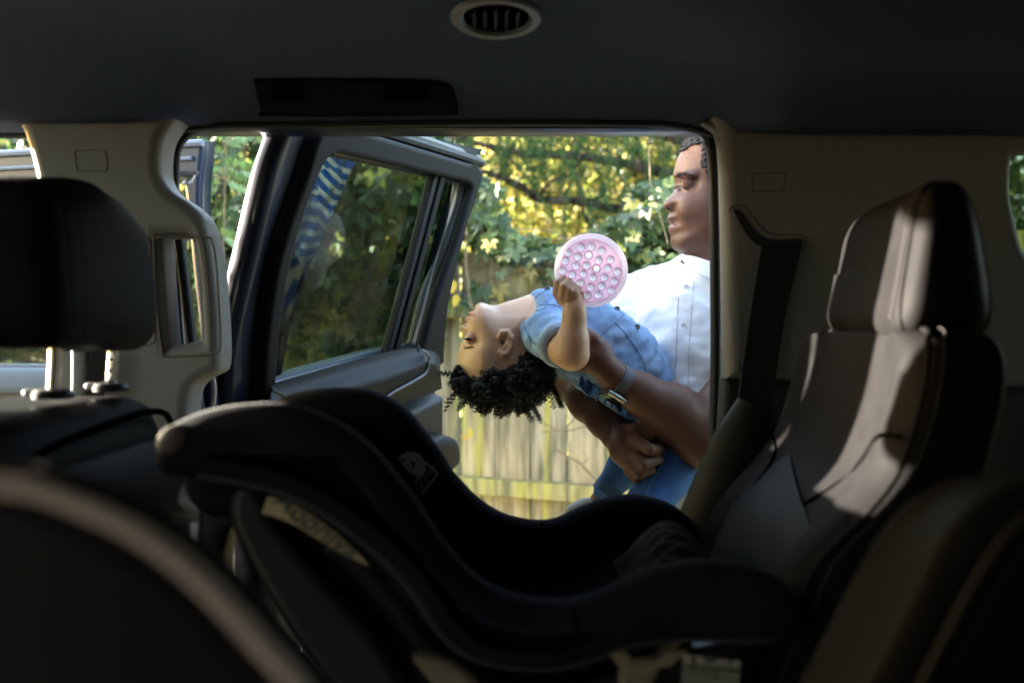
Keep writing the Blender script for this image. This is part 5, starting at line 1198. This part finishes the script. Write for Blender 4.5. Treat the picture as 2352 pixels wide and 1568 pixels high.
def inH(px, py):
    c = False
    for i in range(len(HB)):
        a, b = HB[i], HB[i - 1]
        if (a[1] > py) != (b[1] > py) and px < (b[0] - a[0]) * (py - a[1]) / (b[1] - a[1]) + a[0]: c = not c
    return c
cnt = 0
while cnt < 700:
    px, py = rg.uniform(1044, 1268), rg.uniform(772, 936)
    if not inH(px, py): continue
    p = cast(bh, px, py, .001)
    if p is None: continue
    ax = (p - cen).normalized() * .6 + Vector(rg.normal(size=3)) * .5 + Vector((0, 0, -.5)); ax.normalize()
    ringlet(p, ax, rg.uniform(.0040, .0068), rg.uniform(1.4, 2.6), rg.uniform(.0030, .0045))
    cnt += 1
# outline ringlets hanging free
E = [(1052, 850), (1050, 866), (1056, 884), (1070, 902), (1090, 918), (1115, 930), (1145, 936), (1175, 934), (1205, 928), (1232, 912), (1252, 884), (1262, 850), (1262, 825)]
for k in range(210):
    i = rg.randint(len(E) - 1); t = rg.rand(); x = E[i][0] * (1 - t) + E[i + 1][0] * t; y = E[i][1] * (1 - t) + E[i + 1][1] * t
    p = T(x, y - 6, YC + rg.uniform(-.055, .055)); ax = Vector((p.x - cen.x, 0, p.z - cen.z)).normalized() * .5 + Vector((0, 0, -.8)) + Vector(rg.normal(size=3)) * .35; ax.normalize()
    ringlet(p, ax, rg.uniform(.0038, .0064), rg.uniform(2.2, 4.6), rg.uniform(.0040, .0056))
for (x0, y0, dx, dz, tn, pt) in [(1180, 905, .25, -1, 5, .0060), (1190, 905, .7, -1, 7, .0066), (1205, 908, .85, -1, 7, .0068), (1250, 870, .35, -1, 8, .0070), (1258, 860, .5, -1, 9, .0070), (1256, 880, .6, -.9, 7, .0066), (1066, 885, -.8, -.7, 6, .0080), (1056, 858, -1, .25, 5, .0078), (1075, 905, -.5, -1, 4, .006), (1110, 922, .1, -1, 3, .006)]:
    for q in range(2):
        p = T(x0 + rg.uniform(-6, 6), y0 + rg.uniform(-5, 5), YC + rg.uniform(-.03, .0)); ax = Vector((dx + rg.normal() * .12, rg.normal() * .1, dz + rg.normal() * .12)).normalized()
        ringlet(p, ax, rg.uniform(.0042, .0060), tn + rg.uniform(-1, 1), pt, .00040, n=6, sag=.0001)
put("curls", npmesh(np.array([tuple(v) for v in V]), np.array(Q)), M_hair, hairo, smooth=True, angle=180)
# wispy temple hair in front of the ear
ws = []
for k in range(14):
    a = cast(btk, rg.uniform(1100, 1140), rg.uniform(806, 822), .0004); b = None
    if a: b = a + Vector((rg.uniform(-.010, .006), -.001, rg.uniform(-.004, .009))); ws.append(tube([a, (a + b) / 2 + Vector((.001, -.001, 0)), b], .00022, 3, caps=False))
for k in range(22):
    a = cast(btk, rg.uniform(1188, 1222), rg.uniform(772, 800), .0004)
    if a: ws.append(tube([a, a + Vector((rg.uniform(-.004, .004), -.001, rg.uniform(.002, .010)))], .00022, 3, caps=False))
put("wisps", join(ws), M_hair, hairo)

# denim shirt
F7 = Field((-.02, 1.64, 1.24), (.36, 2.02, 1.60), .0028)
F7.chain([T(1258, 744, 1.84), T(1335, 772, 1.85), T(1412, 822, 1.855), T(1448, 872, 1.865), T(1470, 905, 1.87)], [.0640, .0755, .0735, .0660, .064], .03)
F7.cone(T(1262, 768, 1.785), T(1262, 740, 1.90), .040, .040, .03)
F7.chain([T(1256, 766, 1.78), T(1284, 789, 1.716)], [.042, .0385], .012)
F7.chain([T(1262, 745, 1.91), T(1280, 790, 1.94)], [.042, .038], .012)
F7.wrinkle(.0042, 55, 21, stretch=(1, 1, 1)); F7.wrinkle(.0022, 130, 22); F7.wrinkle(.0008, 300, 23)
c_ = T(1196, 738, YC); F7.ell(tuple(c_), (.032, .060, .055), .003, cut=True)                      # neck opening
c_ = T(1296, 798, 1.690); ax_ = (el - T(1256, 766, 1.78)).normalized()
F7.cone(c_ + ax_ * .016, c_ + ax_ * .06, .038, .038, .002, cut=True)
dm = F7.mesh(1); btd = bvh(dm)
def denim(name, c1, c2):
    m = mat(name, c1, .85, .2, vary=.2, vscale=14, col2=c2, bump=.7, bscale=900, bdist=.0006); return m
M_den = denim("light_denim", (.22, .36, .60), (.34, .48, .70)); M_jean = denim("mid_denim", (.045, .13, .33), (.10, .22, .44)); M_seam = mat("denim_seam", (.15, .25, .44), .9, .1); M_pale = denim("pale_denim_cuff", (.30, .40, .55), (.42, .51, .63))
ds_ = put("shirt", dm, M_den, kid, angle=180, label="light blue denim shirt with rolled sleeve")
for pts in ([(1206, 724), (1204, 745), (1214, 772), (1228, 790)], [(1358, 790), (1375, 776), (1400, 752), (1432, 722), (1436, 716)], [(1376, 778), (1392, 800), (1408, 830), (1414, 850)], [(1412, 740), (1440, 770), (1470, 815), (1484, 850), (1478, 862), (1468, 870)], [(1216, 705), (1224, 690), (1240, 676), (1262, 664)], [(1240, 700), (1268, 700), (1290, 706)], [(1258, 690), (1252, 706), (1242, 712), (1226, 716), (1218, 730), (1216, 750)]):
    L_ = line(btd, pts, .0004)
    if len(L_) > 3: put("seam", tube(L_, .0008, 5), M_seam, ds_)
for pts in ([(1210, 726), (1208, 745), (1218, 770)], [(1360, 795), (1378, 781), (1404, 756), (1434, 727)]):
    L_ = line(btd, pts, .0006)
    if len(L_) > 3: put("stitching", stitches(L_, .0004, .003), mat("pale_thread", (.5, .55, .6), .8, .1), ds_)
# collar roll at the neck and the rolled cuff
put("collar", tube([c_2 for c_2 in [T(1216, 741, YC) + Vector((.012 * math.cos(a) * .4 - .001, .050 * math.sin(a), .045 * math.cos(a))) for a in [2 * math.pi * k / 32 for k in range(32)]]], .0055, 8, closed=True), M_den, ds_)
u_ = ax_.orthogonal().normalized(); v_ = ax_.cross(u_); cc_ = T(1290, 793, 1.700)
put("sleeve_cuff", tube([cc_ + (u_ * math.cos(a) + v_ * math.sin(a)) * .0345 for a in [2 * math.pi * k / 32 for k in range(32)]], .0105, 10, closed=True, sq=.55, up=None), M_pale, ds_)
for x, y in ((1257, 662), (1417, 700), (1463, 748)):
    p = cast(btd, x, y + 3, .0008) or cast(btd, x, y + 10, .0008)
    if p: put("button", lathe(p, (.2, -1, .35), [(.0052, 0), (.0052, .0012), (.004, .002), (.002, .0012)], 14), mat("brass_dark_button", (.10, .10, .10), .35, .5, metal=.5), ds_)
# dark ruffled hem under the watch
def hem(u, v):
    p = T(1332 + 110 * u, 868 + 62 * u + 22 * v, 1.80 + .01 * math.sin(u * 9)); return p + Vector((.004 * math.sin(u * 38 + v * 3), .010 * math.sin(u * 30 + v * 2), .006 * math.sin(u * 46)))
put("shirt_hem", solid(grid(hem, lin(0, 1, 90), lin(0, 1, 10)), .002), M_jean, ds_, angle=180)
# jeans
F8 = Field((.12, 1.66, 1.0), (.42, 2.06, 1.36), .0030)
F8.chain([T(1470, 905, 1.87), T(1540, 975, 1.88)], [.066, .074], .03)
F8.chain([T(1555, 1000, 1.84), T(1530, 1080, 1.80), T(1480, 1190, 1.76), T(1440, 1260, 1.76)], [.058, .046, .040, .036], .02)
F8.chain([T(1530, 990, 1.93), T(1470, 1040, 1.93), T(1430, 1080, 1.93), T(1395, 1128, 1.925)], [.054, .042, .034, .0255], .02)
F8.wrinkle(.0028, 60, 31); jm = F8.mesh(1); btj = bvh(jm)
je = put("jeans", jm, M_jean, kid, angle=180, label="blue jeans with turned-up cuffs")
L_ = line(btj, [(1530, 1040), (1512, 1080), (1490, 1120), (1476, 1160)], .0006)
if len(L_) > 3: put("seam", tube(L_, .0010, 5), M_seam, je)
cd_ = (T(1395, 1128, 1.925) - T(1430, 1080, 1.93)).normalized(); u_ = cd_.orthogonal().normalized(); v_ = cd_.cross(u_); cc_ = T(1395, 1126, 1.925)
V = []
for k in range(32):
    a = 2 * math.pi * k / 32; n_ = u_ * math.cos(a) + v_ * math.sin(a)
    for s_, r in ((-.013, .026), (-.012, .029), (.009, .0285), (.010, .026)): V.append(cc_ + cd_ * s_ + n_ * r)
put("cuff", mesh(V, [(4 * i + j, 4 * ((i + 1) % 32) + j, 4 * ((i + 1) % 32) + j + 1, 4 * i + j + 1) for i in range(32) for j in range(3)]), mat("cuff_denim", (.10, .19, .30), .85, .2, bump=.6, bscale=900), je)
F9 = Field((.05, 1.84, 1.04), (.26, 2.0, 1.22), .003)
F9.chain([T(1398, 1120, 1.925), T(1380, 1150, 1.925), T(1370, 1172, 1.925)], [.020, .0185, .02], .01)
put("ankle", F9.mesh(1), mat("ankle_skin", (.34, .19, .12), .5, .4), kid, angle=180)
F10 = Field((.02, 1.84, 1.02), (.26, 2.0, 1.2), .003)
F10.chain([T(1372, 1176, 1.925), T(1345, 1172, 1.925), T(1322, 1178, 1.925)], [.026, .022, .020], .012)
put("shoe", F10.mesh(1), mat("pale_shoe", (.60, .58, .52), .7, .3), kid, angle=180)

# ================= pink bubble disc in the child's hand
DT = T(1357, 621, 1.668); dnm = Vector((-.20, -1, -.16)).normalized(); dU_ = Vector((1, 0, 0)); dU_ = (dU_ - dU_.dot(dnm) * dnm).normalized(); dV_ = dnm.cross(dU_)
PDc = Pl(DT, dU_, dV_); RD = .0562
BC = [(1220, 1105), (1308, 1100), (1390, 1135), (1115, 1150), (1195, 1180), (1282, 1172, 1), (1365, 1210), (1462, 1205), (1092, 1215), (1178, 1255), (1265, 1250), (1345, 1280, 1), (1437, 1275), (1515, 1305), (1070, 1295), (1147, 1325), (1240, 1320), (1318, 1350), (1410, 1350), (1490, 1380), (1218, 1395), (1297, 1430), (1387, 1420), (1465, 1455), (1270, 1495), (1360, 1490)]
def circ(u, v, r, n=24): return [(u + r * math.cos(2 * math.pi * k / n), v + r * math.sin(2 * math.pi * k / n)) for k in range(n)]
BUV = [PDc.hit(992 + b[0] * .2812, 257 + b[1] * .2812) for b in BC]
toy = put("bubble_toy", slab(PDc, circ(0, 0, RD - .003, 64), .0015, .0036, 0, px=False, sm=0, holes=[circ(u, v, .0060, 20) for u, v in BUV]),
          mat("pink_silicone", (.97, .72, .80), .6, .3, vary=.04, vscale=40, col2=(.97, .80, .86), trans=.78), label="round pale pink bubble-popping toy held up in the child's fist", cat="toy")
put("rim_edge", tube([DT + dnm * .001 + (dU_ * math.cos(a) + dV_ * math.sin(a)) * (RD + .0006) for a in [2 * math.pi * k / 72 for k in range(72)]], .0052, 10, closed=True), mat("white_silicone", (.95, .84, .87), .5, .3, trans=.75), toy)
Mb = mat("bubble_white_pink", (.97, .93, .95), .7, .2, trans=.75); Mg = mat("pink_groove", (.96, .68, .76), .7, .2, trans=.75)
for b, (u, v) in zip(BC, BUV):
    c = PDc.pt(u, v, .0026)
    pr_ = [(.0062, .000), (.0058, .0012), (.0050, .0002), (.0034, -.0014), (.001, -.0020)] if len(b) == 3 else [(.0063, .0), (.0061, .0016), (.0053, .0032), (.0038, .0044), (.0018, .0050), (.0003, .0051)]
    dm_ = lathe(c, dnm, pr_, 20); bm = bmesh.new(); bm.from_mesh(dm_); bmesh.ops.delete(bm, geom=[f for f in bm.faces if len(f.verts) > 4][:1], context='FACES'); bm.to_mesh(dm_); bm.free()
    put("bubble", dm_, Mb, toy, angle=180)
    put("bubble_ring", tube([c + dnm * .0012 + (dU_ * math.cos(a) + dV_ * math.sin(a)) * .0070 for a in [2 * math.pi * k / 24 for k in range(24)]], .0007, 6, closed=True), Mg, toy)

# ================= added cloth standing in for a striped reflection in the rear door glass
PDo = Pl(PD.O - PD.N * .052, PD.U, PD.V)
def cl_fn(u, v):
    # v down, u across; hangs from the top of the frame outside the glass
    xl = np.interp(v, [0, .2, .5, .8, 1], [690, 668, 632, 610, 600]); xr = np.interp(v, [0, .12, .45, .75, 1], [832, 800, 722, 668, 636])
    y = 335 + 545 * v; x = xl + (xr - xl) * u
    return PDo.wp(x, y, -.008 * math.sin(u * 7 + v * 5) - .004 * math.sin(u * 16 - v * 9) - .008)
cg = solid(grid(cl_fn, lin(0, 1, 26), lin(0, 1, 70)), .003)
mc = bpy.data.materials.new("striped_reflection"); mc.use_nodes = True; N = mc.node_tree.nodes; L = mc.node_tree.links; bs_ = N["Principled BSDF"]; bs_.inputs["Roughness"].default_value = .9
tc = N.new("ShaderNodeTexCoord"); vo = N.new("ShaderNodeTexVoronoi"); vo.inputs["Scale"].default_value = 9; L.new(tc.outputs["Object"], vo.inputs[0])
rt = N.new("ShaderNodeVectorRotate"); rt.rotation_type = 'Y_AXIS'; L.new(tc.outputs["Object"], rt.inputs["Vector"])
mu = N.new("ShaderNodeMath"); mu.operation = 'MULTIPLY'; mu.inputs[1].default_value = 2.6; sx_ = N.new("ShaderNodeSeparateColor"); L.new(vo.outputs["Color"], sx_.inputs[0]); L.new(sx_.outputs[0], mu.inputs[0]); L.new(mu.outputs[0], rt.inputs["Angle"])
wv = N.new("ShaderNodeTexWave"); wv.bands_direction = 'Z'; wv.inputs["Scale"].default_value = 17; wv.inputs["Distortion"].default_value = 1.2; wv.inputs["Detail"].default_value = 1; L.new(rt.outputs[0], wv.inputs[0])
rp = N.new("ShaderNodeValToRGB"); rp.color_ramp.elements[0].position = .52; rp.color_ramp.elements[0].color = (.03, .12, .30, 1); rp.color_ramp.elements[1].position = .62; rp.color_ramp.elements[1].color = (.34, .37, .40, 1)
L.new(wv.outputs["Fac"], rp.inputs[0]); L.new(rp.outputs[0], bs_.inputs["Base Color"])
tl = N.new("ShaderNodeBsdfTranslucent"); L.new(rp.outputs[0], tl.inputs[0]); mxs = N.new("ShaderNodeMixShader"); mxs.inputs[0].default_value = .5; L.new(bs_.outputs[0], mxs.inputs[1]); L.new(tl.outputs[0], mxs.inputs[2]); L.new(mxs.outputs[0], N["Material Output"].inputs[0])
put("reflection_cloth", cg, mc, label="blue and white striped cloth added behind the tinted rear door glass for a reflection", cat="cloth", angle=180)
